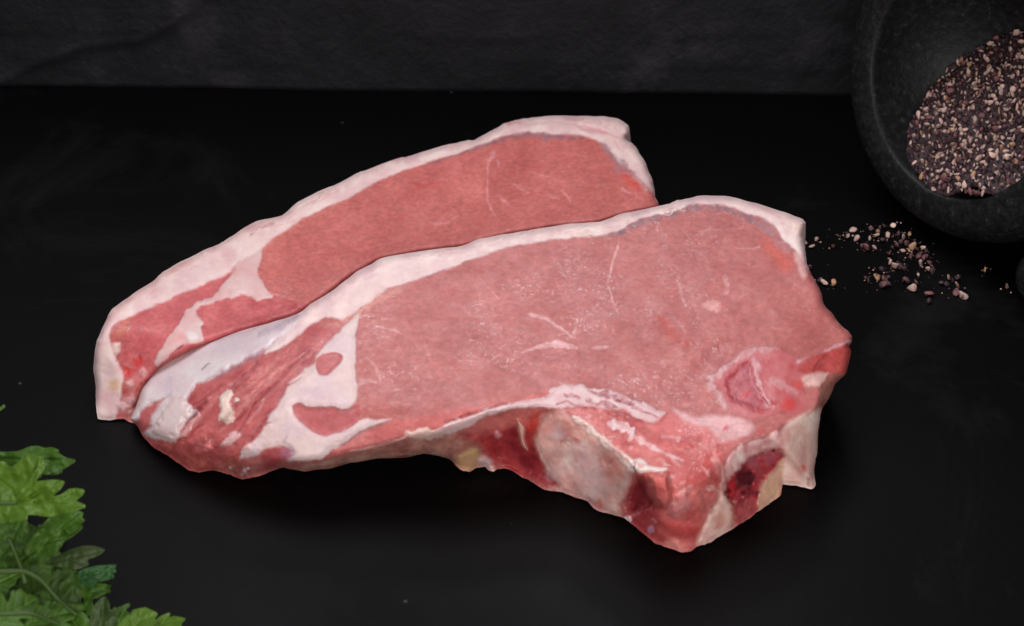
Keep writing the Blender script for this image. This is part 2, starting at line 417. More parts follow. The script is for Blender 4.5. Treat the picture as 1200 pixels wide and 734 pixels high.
        o = self.XY[lp]; t = np.roll(o, -9, 0) - np.roll(o, 9, 0); t /= np.linalg.norm(t, axis=1, keepdims=True) + 1e-9
        out = np.stack([t[:,1], -t[:,0]], 1)
        if np.mean((out*(o - o.mean(0))).sum(1)) < 0: out = -out
        hit = at(o[:,0], o[:,1], 0.03); v0 = V[lp]
        # where a plumb wall would show below the outline the side is undercut instead
        inw = -np.stack([out[:,0], -out[:,1], 0*out[:,0]], 1); need = np.full(len(lp), 9.0)
        for s_ in (3.0, 2.2, 1.6, 1.1, 0.7, 0.4, 0.2, 0.0):
            okv = np.ones(len(lp), bool)
            for fr_ in (0.34, 0.67, 1.0):
                q = v0 + inw*s_*fr_; q[:,2] = v0[:,2]*(1-fr_) + 0.03*fr_; qx, qy = to_px(q); okv &= inside(qx, qy, self.outline)
            need = np.where(okv, s_, need)
        front = (need > 8).astype(float); need = np.minimum(need, 3.0)*(1-front)
        dil = need.copy()
        for sh in range(-5, 6): dil = np.maximum(dil, np.roll(need, sh))
        need = np.maximum(need, sum(np.roll(dil, sh) for sh in range(-10, 11))/21.0)
        vert = v0 + inw*need[:,None]; vert[:,2] = 0.03
        hit = hit - 0.22*np.stack([out[:,0], -out[:,1], 0*out[:,0]], 1)
        low = vert*(1-front[:,None]) + hit*front[:,None]
        mid = 0.5*(v0 + low); mid[:,:2] += 0.12*np.stack([out[:,0], -out[:,1]], 1)*((front < 0.02) & (need < 0.15))[:,None]*sstep(0.6, 1.2, v0[:,2])[:,None]
        V = np.concatenate([V, mid, low]); m = len(lp); k = np.arange(m); kn = (k+1) % m
        W1 = np.stack([lp[k], n+k, n+kn, lp[kn]], 1); W2 = np.stack([n+k, n+m+k, n+m+kn, n+kn], 1)
        if not flip: pass
        W = np.concatenate([W1, W2])
        # orient walls outward
        fn = np.cross(V[W[:,2]]-V[W[:,0]], V[W[:,3]]-V[W[:,1]]); cen = V[W].mean(1) - V[:n].mean(0)
        if (fn*cen).sum(1).mean() < 0: W = W[:, ::-1]
        # smooth joint: wall top shares the surface normal
        Nw = np.concatenate([Nn, np.zeros((2*m, 3))]); Wn = np.zeros_like(V)
        fn = np.cross(V[W[:,2]]-V[W[:,0]], V[W[:,3]]-V[W[:,1]]); fn /= np.linalg.norm(fn, axis=1, keepdims=True)+1e-12
        for j in range(4): np.add.at(Wn, W[:,j], fn)
        Nw[n:] = Wn[n:]; Nw /= np.linalg.norm(Nw, axis=1, keepdims=True) + 1e-12
        colv = np.concatenate([self.col, self.col[lp], self.col[lp]]); wetv = np.concatenate([self.wet, self.wet[lp]*0.5, self.wet[lp]*0.5])
        partv = np.concatenate([self.part, self.part[lp], self.part[lp]])
        Q = np.concatenate([F, W]); fp = partv[Q[:,0]]
        objs = {}
        base_id = self.part[~self.isb][0]
        for pid, name in enumerate(self.names):
            f = Q[fp == pid]
            if len(f) < 4: continue
            used = np.unique(f); rm = np.zeros(len(V), int); rm[used] = np.arange(len(used))
            f2 = rm[f]
            # drop to plain name if a suffix marks a second patch of the same tissue
            nm = name.split('#')[0]
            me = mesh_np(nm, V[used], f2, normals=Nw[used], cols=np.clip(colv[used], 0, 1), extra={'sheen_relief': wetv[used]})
            objs[name] = link(nm, me, mats.get(nm, M_LEAN), None)
        # underside closes the biggest tissue
        und = [n+m+i for i in range(m)]
        cap = V[und]; me = mesh_np('underside', cap, [list(range(m))[::-1]], cols=np.tile(lin((175,90,92)), (m,1)), extra={'sheen_relief': np.full(m, 0.5)})
        objs['underside'] = link('underside', me, M_LEAN)
        for name, ob in objs.items():
            pr = parents.get(name); ob.parent = objs[pr] if pr in objs else root
        return objs

# ---- front steak -------------------------------------------------
FRONT_OUT = ([(153,492),(160,475),(165,455),(175,440),(187,425),(200,415),(225,405),(250,397),(290,385),(320,377),(350,367),(364,356),(384,344),
 (400,333),(414,321),(432,311),(446,303),(468,298),(492,294),(520,291),(542,288),(560,281),(595,274),(622,269),(648,265),(675,262),(701,260),(719,254),(740,248),(772,242),
 (784,239),(790,236),(794,235),(802,233),(820,230),(846,229),(866,233),(890,240),(918,248),(940,257),(944,262),(943,268),(940,275),(941,282),(945,298),(946,310),(951,321),(956,330),
 (962,344),(965,356),(975,368),(985,380),(993,388),(998,395),(998,401),(995,404),(997,409),(996,420),(994,430),(990,440),(979,449),(974,462),(970,470),(964,478),(961,492),
 (959,506),(957,522),(956,536),(954,550),(955,568),(951,573),(940,571),(928,569),(917,568),(915,580),(908,586),(900,592),(890,598),(880,606),(870,612),(858,621),(846,627),(838,632),(834,636),
 (826,638),(818,640),(810,646),(798,647),(782,642),(774,638),(768,637),(756,627),(744,618),(736,611),(732,608),(716,603),(700,599),(688,588),(674,583),(660,578),(638,574),
 (620,563),(612,560),(596,550),(584,550),(578,553),(572,551),(568,547),(558,549),(550,553),(542,552),(534,546),(526,538),(512,534),(498,532),(480,535),(460,537),(440,538),(412,543),
 (396,547),(380,550),(358,552),(340,550),(330,548),(314,554),(300,559),(284,562),(276,559),(268,556),(250,551),(236,554),(228,553),(220,550),(208,542),(196,534),(188,529),(180,524),(168,512),(160,499)])
# line along which the upper cut face turns over into the sides that face the viewer (left to right)
F_EDGE = [(160,488),(175,500),(200,512),(225,520),(250,528),(275,532),(300,538),(330,539),(350,541),(372,540),(390,534),(412,529),(440,523),(470,514),(498,507),(520,500),
 (545,491),(570,484),(600,478),(625,475),(648,477),(664,482),(686,497),(703,511),(722,528),(742,547),(752,556),(764,566),(780,573),(800,574),(818,566),(832,556),(846,542),
 (857,530),(878,517),(898,511),(911,505),(916,499),(930,492),(945,486),(958,478),(961,462),(960,450),(952,436),(958,424),(975,411),(998,398)]
F_BASE = [(153,492),(168,512),(196,534),(220,550),(250,551),(284,562),(314,554),(340,550),(380,550),(412,543),(440,538),(480,535),(512,534),(534,546),(558,549),(584,550),
 (612,560),(638,574),(660,578),(688,588),(716,603),(744,618),(768,637),(798,647),(818,640),(838,632),(858,621),(880,606),(908,586),(917,568),(940,571),(955,570),(955,550),(957,522),(961,492),(970,470),(979,449),(994,432),(997,409),(998,401)]
F_BASEZ = [0.55,0.35,0.15,0.1,0.1,0.1,0.25,0.45,0.6,0.75,0.85,0.8,0.7,0.3,0.15,0.15,
 0.1,0.05,0.05,0.05,0.05,0.05,0.05,0.05,0.05,0.05,0.05,0.05,0.05,0.05,0.05,0.05,0.55,1.1,1.7,1.9,2.1,2.2,2.4,2.55]
FE = np.array(F_EDGE, float); FB = np.array(F_BASE, float)
SIDE_POLY = np.concatenate([FE, FB[::-1]])
PL_B = 0.11; PL_P = at(815, 560, 2.35); PL_N = np.array([0, -PL_B, 1.0])
def front_top(x, y):
    z = at_plane(x, y, PL_P, PL_N)[..., 2]
    t = np.clip((420 - x)/265, 0, 1)
    z = z - 1.95*t**2.1
    t2 = np.clip((y - 470)/70, 0, 1)*sstep(640, 420, x)            # the flap thins towards its lower edge
    z = z - 0.85*t2**1.4*(1 - 0.6*t)
    # right-hand corner of the loin dips towards the backbone
    z = z - 0.35*sstep(900, 1000, x)*sstep(330, 420, y)
    return np.maximum(z, 0.25)
RIDGE = [(153,494),(176,470),(205,456),(235,444),(268,430),(294,415),(322,398),(350,374),(364,358)]
def front_z(x, y, sl):
    zt = front_top(x, y)
    side = inside(x, y, SIDE_POLY)
    dE, tE = seg_dist(x, y, FE, False); dB, tB = seg_dist(x, y, FB, False)
    eX = np.interp(tE, np.linspace(0,1,len(FE)), FE[:,0]); eY = np.interp(tE, np.linspace(0,1,len(FE)), FE[:,1])
    zE = front_top(eX, eY); zB = np.interp(tB, np.linspace(0,1,len(FB)), F_BASEZ)
    zE = np.maximum(zE, zB)
    t = dE/(dE + dB + 1e-9)
    zs = zE + (zB - zE)*t
    z = np.where(side, zs, zt)
    z = np.where(~side & (dB < 7) & (dB < dE), zB, z)
    # silver skin falls away behind the ridge
    mem = np.array([(140,500),(150,470),(160,440),(190,405),(250,380),(330,360),(366,350),(364,358),(350,374),(322,398),(294,415),(268,430),(235,444),(205,456),(176,470)], float)
    dR, _ = seg_dist(x, y, np.array(RIDGE, float), False)
    fall = np.where(inside(x, y, mem), dR, 0)
    z = z - 0.40*sstep(0, 55, fall)*sstep(0, 60, x-130)
    return np.maximum(z, 0.04)

front_z.extra = lambda x, y: np.maximum(sstep(742, 766, x)*sstep(862, 838, x)*sstep(515, 535, y), sstep(330, 290, x)*sstep(495, 512, y))
f = Slab(FRONT_OUT, 1.0, front_z, rag=1.1, seed=11)
f.fill((181, 104, 100), 'loin_muscle'); f.wet[:] = 0.75
# flank
FLANK = T(cC,[(820,285),(760,370),(700,430),(650,490),(640,530),(560,590),(490,650),(450,734)]) + [(322,482),(312,498),(300,514),(283,526),(284,540),(300,559),(284,564),(236,556),(208,544),(180,526),(160,502),(166,482),(194,467),(216,470),(232,450),(268,434),(310,414),(326,410),(344,398),(360,384),(380,372),(400,374)]
f.region(FLANK, (168,76,79), soft=3, amp=3, part='flank_muscle', wet=0.6, relief=0.05, rs=10, var=((190,100,99),0.05))
_rr = random.Random(5)
for _k in range(26):                                               # fibre bundles running down the flank
    _u = _rr.random(); _x0 = 196 + 170*_u + _rr.uniform(-14,14); _y0 = 494 - 92*_u + _rr.uniform(-10, 34); _l = _rr.uniform(30, 80)
    f.stroke([(_x0,_y0),(_x0-_l*.45,_y0+_l*.36),(_x0-_l*.86,_y0+_l*.80)], _rr.uniform(1.5,5), _rr.choice([(200,118,114),(122,38,44),(140,50,54),(210,136,130)]), soft=2.5, k=_rr.uniform(.35,.8), amp=3, relief=_rr.choice([-0.05,0.03]))
# salmon strip below the loin
f.region([(384,532),(404,520),(420,508),(440,499),(460,492),(484,488),(512,484),(540,477),(570,474),(600,470),(640,458),(650,456),(640,466),(600,474),(575,480),(552,492),(530,498),(512,504),(496,509),(470,517),(440,526),(410,532)], (205,116,112), soft=4, amp=3, part='skirt_muscle', wet=0.6, var=((190,95,92),0.06))
# side below it
f.region([(330,552),(372,543),(412,531),(440,525),(470,517),(500,512),(530,505),(560,497),(570,520),(560,560),(330,560)], (150,88,80), soft=3, amp=2, part='skirt_muscle', var=((196,140,125),0.07))
f.stroke([(348,548),(400,541),(440,535),(480,532),(520,533)], 4, (205,165,150), k=0.6)
f.stroke([(408,529),(440,523),(468,515),(478,508)], 2.5, (230,190,180), k=0.8)
# triangular seam of fat
SEAM = T(cC,[(905,235),(885,350),(880,470),(885,620)]) + T(cD,[(590,100),(585,190),(540,240),(500,250),(450,232),(380,238),(310,235),(250,210),(215,225),(222,260),(240,310),(310,370),(400,405),(500,375),(560,345),(650,300),(690,312),(790,310),(680,350),(600,390),(520,440),(425,500),(380,540),(330,550),(250,555),(180,545),(215,510),(150,475),(100,475),(50,480),(0,520)]) + T(cB,[(930,535),(905,545),(915,480),(1000,420),(1060,340)]) + T(cD,[(90,330),(60,310),(130,220),(190,120),(270,60)]) + T(cC,[(490,650),(560,590),(640,530),(650,490),(700,430),(760,370),(820,310),(870,255)])
f.region(SEAM, (226,198,192), soft=2.2, amp=2.2, fr=0.13, part='seam_fat', wet=0.15, relief=0.06, rs=8, var=((212,182,186),0.05))
f.region(T(cC,[(655,500),(700,470),(760,460),(805,480),(800,525),(760,560),(710,600),(670,595),(652,550)]), (190,105,105), soft=1.6, amp=1.2, part='muscle_island', relief=-0.05, rs=4)
f.region(T(cD,[(220,230),(250,210),(310,238),(450,235),(500,252),(560,240),(600,220),(612,270),(605,300),(560,345),(420,400),(340,380),(280,330),(230,290)]), (188,100,102), soft=2, amp=1.5, part='muscle_island#2', relief=-0.04, rs=5)
f.region([(306,532),(318,526),(332,523),(340,528),(334,538),(322,546),(310,549)], (166,76,78), soft=3, amp=2)
f.stroke([(336,510),(334,518),(341,523),(344,532)], 4, (150,120,145), k=0.6, soft=2)
f.region([(330,527),(345,528),(344,536),(332,538)], (150,95,120), soft=4, k=0.6)
# fat cap along the back
CAP = [(310,414),(326,410),(344,398),(360,384),(380,372),(390,373),(400,374.5),(410,371),(420,363),(428,358),(440,349),(456,338),(488,328),(524,315),(559,302),(595,290),(648,281),(701,276),(726,271),(740,262),(761,254),(790,249),(806,241),(830,239),(850,241),(864,246),(880,252),(898,258),(910,268),(916,278),(924,286),(934,296),(942,312),(952,312),(952,240),(840,222),(700,248),(560,270),(420,300),(360,345),(346,376),(330,394)]
f.region(CAP, (231,203,197), soft=2.0, amp=1.8, fr=0.11, part='fat_cap', wet=0.2, relief=0.05, rs=9, var=((214,178,180),0.06))
f.stroke([(372,380),(400,378),(424,364),(445,350),(475,335)], 6, (214,150,135), soft=4, k=0.6, amp=2)
f.stroke([(700,278),(726,273.5),(742,264.5),(764,256.5),(790,252),(806,245),(830,243.5),(850,245),(866,250.5),(880,257),(894,263)], [2,4.5,6.5,7,7,8,8,8,8,9,11], (146,104,110), soft=1.4, k=1.0, amp=1)
f.stroke([(888,259),(900,268),(908,278),(916,288),(928,297)], [6,12,13,12,6], (176,130,134), soft=4, k=0.75, amp=3)
f.region([(896,276),(910,290),(930,302),(932,312),(918,318),(905,306),(895,292)], (205,96,84), soft=7, amp=3, k=0.75)
f.region([(930,296),(944,300),(946,322),(940,326),(934,312)], (224,178,174), soft=3, amp=2, k=0.8)
f.stroke([(923,262),(934,266),(940,274)], 5, (222,180,150), k=0.6, soft=3)
# silver skin
FILM = [(153,492),(158,475),(163,455),(173,440),(185,423),(198,413),(225,402),(250,394),(290,382),(320,374),(352,364),(362,358),(348,378),(328,396),(318,408),(292,420),(268,434),(240,448),(232,451),(222,463),(217,474),(228,481),(222,490),(212,502),(208,514),(202,519),(186,515),(169,510),(175,499),(179,488),(186,475),(194,467),(180,472),(167,482),(160,491)]
f.region(FILM, (209,187,193), soft=3.0, amp=3.5, fr=0.1, part='silver_skin', wet=0.35, relief=0.07, rs=7, var=((222,206,206),0.03))
f.region([(205,460),(217,470),(226,482),(220,492),(210,503),(206,515),(186,513),(176,507),(186,490),(198,472)], (216,190,188), soft=2, amp=6, fr=0.13, part='silver_skin', relief=0.09, rs=5)
f.stroke([(208,513),(224,500),(232,486),(228,478)], [3,6,4,2], (222,190,186), soft=2, k=0.8, amp=5, fr=0.14, part='silver_skin', relief=0.06)
f.stroke([(236,434),(243,427),(247,426)], 1.6, (110,85,100), k=0.8, amp=0.5)
f.stroke([(200,466),(196,455),(198,440)], 7, (188,170,190), k=0.5, soft=4, relief=-0.04)
f.stroke([(240,446),(262,437),(280,428),(300,417),(318,405)], [2,5,5,4,2], (150,104,118), k=0.6, soft=4, amp=4)
f.stroke([(300,392),(330,382),(352,368)], [3,8,3], (166,142,156), k=0.6, soft=5, amp=3); f.stroke([(206,430),(240,410),(290,396)], [4,14,4], (208,190,198), k=0.5, soft=7, amp=4)
# scraps of fat lying on the flank
for pl_ in (T(cB,[(785,180),(840,130),(860,150),(852,215),(880,290),(830,335),(780,300),(790,240)]), T(cB,[(862,195),(880,180),(905,180),(890,200),(870,210)])):
    f.region(pl_, (230,202,190), soft=1.2, amp=3.5, fr=0.16, part='fat_scrap', relief=0.11, rs=3.5, wet=0.2)
f.region(T(cB,[(785,455),(830,410),(860,380),(905,390),(895,420),(850,460),(800,472)]), (216,170,168), soft=2, amp=3, fr=0.12, part='fat_scrap#2', relief=0.07, rs=4)
f.stroke([(310,466),(304,478),(296,488),(288,497)], 3, (206,140,138), k=0.7); f.stroke([(300,470),(286,495),(276,510)], 2.5, (120,40,48), k=0.6, relief=-0.06)
f.stroke([(318,478),(308,496),(294,512),(280,524),(268,532)], 5, (120,42,50), k=0.5, soft=3, relief=-0.10)
f.stroke([(290,470),(270,452),(300,436),(330,415)], 2, (196,120,122), k=0.4); f.stroke([(240,470),(275,446),(310,428)], 2, (200,128,128), k=0.35)
f.region([(206,520),(225,524),(252,528),(280,540),(300,556),(284,566),(230,560),(196,536),(178,520)], (150,58,60), soft=8, amp=5, k=0.6, var=((190,110,96),0.06))
f.region([(262,548),(282,546),(296,552),(286,562),(270,558)], (205,160,150), soft=4, amp=5, fr=0.15, k=0.8, var=((140,80,80),0.15))
for (x,y,r) in ((286,552,3),(291,549,2),(283,557,2),(270,549,2)): f.region([(x-r,y),(x,y-r),(x+r,y),(x,y+r)], (235,215,215), soft=1, amp=1, relief=0.05, rs=2)
# lips and folds of the flank's end
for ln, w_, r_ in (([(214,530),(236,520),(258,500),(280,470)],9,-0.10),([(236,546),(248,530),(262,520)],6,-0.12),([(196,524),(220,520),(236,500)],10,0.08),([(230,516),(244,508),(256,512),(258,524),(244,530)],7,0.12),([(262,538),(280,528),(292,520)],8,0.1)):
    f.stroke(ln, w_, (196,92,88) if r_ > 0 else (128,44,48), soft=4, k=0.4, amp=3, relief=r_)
_m = sstep(350, 250, f.x)*sstep(498, 525, f.y)
f.region([(176,522),(200,528),(230,536),(262,540),(290,550),(284,564),(236,556),(204,544)], (128,46,48), soft=10, amp=6, k=0.65, var=((176,90,80),0.08))
f.dep += _m*(0.16*np.abs(fbm(f.x*0.030, f.y*0.040, 301, 3)) + 0.05*fbm(f.x*0.11, f.y*0.13, 305, 3)); f.mottle(_m, 0.5, 0.05, (0.5, 1.0, 1.0), 307)
# fascia and the hollow below the loin
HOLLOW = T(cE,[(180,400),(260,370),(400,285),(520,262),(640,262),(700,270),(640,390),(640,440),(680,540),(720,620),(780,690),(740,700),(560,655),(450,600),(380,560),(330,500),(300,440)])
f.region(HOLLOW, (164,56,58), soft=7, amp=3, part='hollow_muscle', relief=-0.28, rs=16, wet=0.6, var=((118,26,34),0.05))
f.region([(540,500),(570,488),(604,483),(640,483),(628,497),(600,500),(570,506),(548,510)], (206,112,106), soft=6, amp=4, k=0.85)
f.region([(626,484),(640,484),(632,506),(624,510),(616,498)], (190,60,50), soft=5, amp=2, k=0.8)
FASC = T(cE,[(0,398),(60,370),(150,320),(300,270),(400,230),(500,215),(600,195),(700,170),(740,130),(800,95),(900,110),(1000,130),(1100,155),(1198,190)]) + T(cM,[(640,450),(760,500),(800,530),(780,570),(720,590),(640,550),(540,500),(440,510),(300,480)]) + T(cE,[(850,240),(740,240),(600,240),(480,255),(350,290),(250,350),(180,385),(70,415),(0,422)])
f.region(FASC, (226,194,192), soft=1.4, amp=4.0, fr=0.11, part='fascia', relief=0.07, rs=5, wet=0.3, var=((215,172,174),0.09))
f.region([(476,506),(500,503),(520,508),(505,514),(482,513)], (228,190,180), soft=2, amp=3, fr=.12, part='fascia', relief=0.05, rs=4)
for ln, w_ in (([(661,461),(670,464),(681,468)],[1,5,2]),([(688,459),(706,462),(722,466),(746,476)],[2,7,6,2]),([(686,469),(704,474),(726,480)],[1,6,2]),([(704,481),(730,487),(756,497)],[1,4,1]),([(718,469),(745,479),(772,489)],[1,4,1]),([(650,472),(672,473),(700,480)],[1,3,1])):
    f.stroke(ln, w_, (158,70,80), soft=1.5, k=0.8, amp=4, fr=0.11, relief=-0.07)
f.region(T(cE,[(525,310),(560,330),(578,360),(572,420),(592,487),(560,465),(540,410)]), (220,160,150), soft=1.2, amp=0.8, part='fat_scrap#3', relief=0.30, rs=3)
f.region(T(cE,[(395,385),(420,375),(440,400),(420,420),(400,410)]), (200,130,135), soft=2, amp=2, relief=0.1, rs=3)
f.region(T(cE,[(185,520),(240,490),(290,480),(300,520),(285,560),(280,590),(220,608),(170,570)]), (176,142,92), soft=5, amp=3, part='yellow_fat', relief=0.10, rs=6, var=((190,140,112),0.1))
f.region(T(cE,[(300,530),(350,530),(385,560),(370,600),(330,585),(300,570)]), (196,160,158), soft=3, amp=2, relief=0.1, rs=5)
f.region(T(cE,[(365,585),(395,585),(398,612),(380,615)]), (224,180,172), soft=1.5, amp=1, relief=0.1, rs=3)
# tenderloin side of the bone
TEND = [(664,482),(690,478),(720,482),(748,492),(766,499),(780,490),(790,482),(812,489),(840,490),(866,491),(878,500),(870,512),(852,532),(848,552),(852,562),(842,578),(832,600),(822,622),(816,640),(806,650),(780,648),(744,622),(728,606),(738,600),(748,560),(742,547),(720,526),(700,508),(684,494)]
f.region(TEND, (205,112,108), soft=5, amp=4, part='tenderloin_muscle', wet=0.65, var=((184,82,80),0.06))
f.region([(766,499),(784,484),(806,488),(826,496),(820,510),(796,512)], (205,108,106), soft=5, amp=3)
f.region([(786,480),(810,487),(836,488),(868,490),(882,500),(874,512),(846,516),(830,504),(806,496)], (222,176,176), soft=4, amp=4, k=0.8, part='tenderloin_muscle')
f.stroke(T(cM,[(470,585),(540,595),(590,625),(600,650)]), [8,13,11,7], (230,196,196), soft=1.6, part='fat_streak', relief=0.06, fade=False)
f.stroke([(736,510),(748,515),(760,521),(772,528),(786,535),(802,541)], [10,7,5,4,3,2], (226,186,186), soft=1.6, k=0.9)
f.stroke(T(cM,[(770,655),(830,660),(890,680)]), 5, (224,178,178), soft=2, k=0.8)
f.stroke([(786,520),(806,530),(830,522),(850,512)], 4, (216,140,138), soft=3, k=0.5); f.stroke([(760,506),(790,516),(830,512)], 5, (178,76,78), soft=4, k=0.5)
f.stroke([(806,556),(824,548),(838,532),(846,520)], 7, (184,74,70), soft=4, k=0.6, relief=-0.03)
f.stroke([(838,510),(836,530),(842,548),(846,560)], 7, (220,150,146), soft=3, k=0.7)
# rib bone, pale side
RIB = T(cE,[(640,390),(690,275),(800,270),(860,300),(930,350),(1000,410),(1080,480),(1198,590)]) + T(cF,[(600,240),(570,320),(520,400),(535,480),(480,470),(390,430),(300,370),(180,330)]) + T(cE,[(780,690),(720,620),(680,540),(640,440)])
f.region(RIB, (246,186,174), soft=5, amp=4, part='rib_bone', wet=0.3, relief=0.10, rs=10, var=((196,150,144),0.035))
f.region([(672,520),(690,526),(708,548),(706,576),(690,578),(672,560),(662,540)], (222,190,188), soft=14, amp=9, k=0.7)
f.region([(640,486),(664,486),(676,500),(664,510),(646,506)], (214,140,132), soft=9, amp=4, k=0.7)
f.region([(708,530),(728,548),(732,560),(716,566),(708,548)], (204,128,116), soft=7, amp=3, k=0.8)
f.region([(696,590),(704,584),(708,594),(702,598)], (196,92,84), soft=3, amp=2, k=0.8)
_rr = random.Random(31)
for _k in range(22):
    _x = _rr.uniform(640, 735); _y = _rr.uniform(492, 596); _a = _rr.uniform(3, 10)
    f.region([(_x-_a,_y),(_x,_y-_a*_rr.uniform(.5,1)),(_x+_a*1.1,_y+2),(_x+1,_y+_a*_rr.uniform(.5,1.1))], _rr.choice([(222,140,130),(244,218,208),(238,206,198),(200,172,178),(232,166,156)]), soft=5, amp=5, fr=.1, k=_rr.uniform(.25,.55), relief=_rr.uniform(-.02,.03)) if inside(np.array([_x]), np.array([_y]), np.array(RIB))[0] else None
f.stroke([(672,490),(686,499),(702,512),(720,528),(740,546)], [5,8,9,9,9], (240,212,202), soft=1.8, k=0.9, relief=0.05, fade=False)
f.stroke([(628,512),(636,536),(646,554),(660,568)], 3, (226,190,186), soft=1.5, k=0.7)
f.stroke([(640,575),(664,577),(690,588),(712,601)], 6, (190,140,140), soft=3, k=0.7, amp=3)
# bright gristle at the corner, recess with its shade painted in as dark red, and overhanging lobes
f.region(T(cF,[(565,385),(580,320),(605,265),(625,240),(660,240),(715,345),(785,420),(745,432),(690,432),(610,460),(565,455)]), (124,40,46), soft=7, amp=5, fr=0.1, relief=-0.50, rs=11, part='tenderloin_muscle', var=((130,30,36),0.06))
f.region(T(cF,[(690,225),(760,210),(820,222),(838,300),(832,400),(782,425),(730,370),(705,300)]), (208,108,102), soft=4, amp=3.5, relief=0.50, rs=7, part='muscle_lobe', var=((190,82,78),0.08))
f.region(T(cF,[(820,400),(850,340),(920,330),(960,380),(930,440),(860,490),(815,450)]), (212,128,128), soft=4, amp=4, relief=0.20, rs=8)
f.region(T(cF,[(940,350),(990,320),(1030,370),(1020,440),(960,430)]), (206,108,102), soft=4, amp=4, relief=0.14, rs=8)
f.region(T(cF,[(760,500),(860,500),(960,520),(1010,560),(950,620),(860,600),(780,560)]), (186,78,76), soft=6, amp=3, relief=0.10, rs=9)
f.region(T(cF,[(560,490),(600,470),(720,430),(780,500),(760,560),(800,640),(740,630),(640,560)]), (150,48,54), soft=6, amp=3, k=0.8)
f.stroke(T(cF,[(590,480),(650,450),(720,425)]), 2.5, (200,110,120), k=0.7); f.region(T(cF,[(555,480),(585,470),(600,500),(575,520)]), (218,170,172), soft=1.5, amp=1, relief=0.12, rs=3)
f.region(T(cF,[(690,540),(720,530),(730,565),(700,575)]), (190,140,165), soft=2, amp=1.5, k=0.8)
f.region(T(cF,[(780,630),(830,600),(880,620),(900,680),(820,680)]), (206,120,114), soft=4, amp=3, relief=0.08, rs=5)
f.region(T(cF,[(610,150),(650,135),(690,160),(705,180),(800,190),(802,208),(690,215),(645,222),(595,190)]), (236,212,206), soft=1.4, amp=1.4, part='gristle', relief=0.10, rs=4)
f.stroke(T(cF,[(615,150),(622,170),(612,190),(625,215)]), 1.4, (120,80,80), amp=0.6, k=0.9, relief=-0.05)
# backbone: cut ring on top
f.region([(832,448),(840,440),(854,428),(868,418),(886,411),(910,410),(930,420),(946,428),(952,440),(940,452),(948,470),(936,484),(908,486),(880,492),(858,484),(846,466)], (186,84,88), soft=4, amp=3, part='backbone', wet=0.7, var=((198,112,112),0.07))
f.region([(850,446),(866,428),(882,424),(884,440),(892,458),(906,478),(890,484),(870,476),(856,468)], (164,62,74), soft=3, amp=4, fr=0.12, var=((190,100,104),0.12), relief=-0.07, rs=5)
f.stroke([(914,410),(898,410),(886,411),(868,418),(854,428),(840,440),(832,447),(835,455),(844,463),(851,475),(857,482)], [3,6,7,6,6,7,9,8,7,7,4], (208,160,162), soft=2.4, amp=2.5, k=0.8, part='backbone', relief=0.04)
f.stroke([(880,422),(888,426),(885,438),(890,453),(900,469),(909,479)], [8,9,7,6,6,4], (204,154,158), soft=2.8, amp=2.5, k=0.8, relief=0.04)
f.stroke([(900,443),(912,449),(924,455),(936,462)], [4,8,8,4], (206,150,152), soft=2.5, k=0.8)
for (x,y,r,c) in ((874,462,7,(200,58,66)),(924,474,9,(206,62,60)),(936,450,7,(204,76,70)),(890,482,6,(190,70,72)),(906,472,5,(170,40,48)),(850,502,4,(200,50,60)),(892,505,4,(206,80,80))):
    f.region([(x-r,y),(x,y-r*.7),(x+r,y),(x,y+r*.7)], c, soft=3, amp=4, fr=.15, k=0.8)
f.stroke([(936,424),(962,414),(980,406),(998,400)], [3,3,4,3], (212,168,176), soft=1.5, k=0.8, fade=False)
f.region([(998,401),(975,411),(945,420),(936,434),(950,440),(972,438),(992,440),(1000,420)], (186,84,80), soft=3, amp=2, part='end_muscle', var=((170,62,62),0.08))
f.region([(938,444),(952,438),(972,437),(968,446),(962,453),(946,452)], (222,176,168), soft=3, amp=3, k=0.9)
f.region([(962,454),(972,438),(992,440),(980,449),(975,464),(966,480),(962,478)], (160,98,88), soft=2, amp=2, part='end_muscle')
FIN = [(918,500),(930,492),(945,486),(962,480),(962,492),(959,522),(956,550),(958,575),(940,573),(917,570),(916,535),(914,515)]
f.region(FIN, (250,208,196), soft=5, amp=3, part='backbone', wet=0.35, relief=0.04)
f.region([(924,505),(942,500),(950,520),(946,545),(930,550),(922,530)], (228,180,166), soft=8, amp=5, k=0.8)
f.region([(936,520),(944,528),(944,552),(934,552)], (208,150,144), soft=5, amp=3, k=0.8); f.region([(940,545),(944,545),(944,551),(940,551)], (196,90,84), soft=2, k=0.8)
f.region([(946,556),(956,556),(956,572),(948,572)], (226,180,170), soft=2, amp=2, relief=0.06, rs=3); f.stroke([(948,560),(946,568)], 3, (170,90,84), k=0.8, relief=-0.06)
# vertebral end with marrow
f.region([(846,545),(851,560),(851,580),(858,596),(861,618),(840,632),(818,640),(824,618),(834,598),(844,576),(848,560)], (246,204,192), soft=4, amp=4, part='backbone', relief=0.09, rs=6, var=((216,160,148),0.08))
f.region([(836,606),(846,600),(848,616),(838,620)], (206,130,116), soft=4, amp=2, k=0.7)
f.region([(852,562),(850,540),(856,530),(878,516),(898,511),(911,505),(916,515),(918,540),(890,560),(862,575)], (246,204,198), soft=3, amp=4, fr=0.12, part='backbone', var=((220,150,150),0.12), relief=0.05)
f.region([(918,538),(916,570),(910,586),(890,599),(880,604),(886,580),(896,560),(906,548)], (230,184,152), soft=3, amp=3.5, part='backbone', var=((224,168,146),0.08), relief=0.04)
f.region([(858,592),(870,596),(886,598),(878,608),(862,618),(858,608)], (204,120,104), soft=3, amp=3, k=0.8)
MARROW = T(cH,[(408,345),(420,270),(480,190),(560,120),(640,85),(720,98),(742,130),(680,210),(622,290),(602,380),(582,450),(500,510),(462,520),(440,420)])
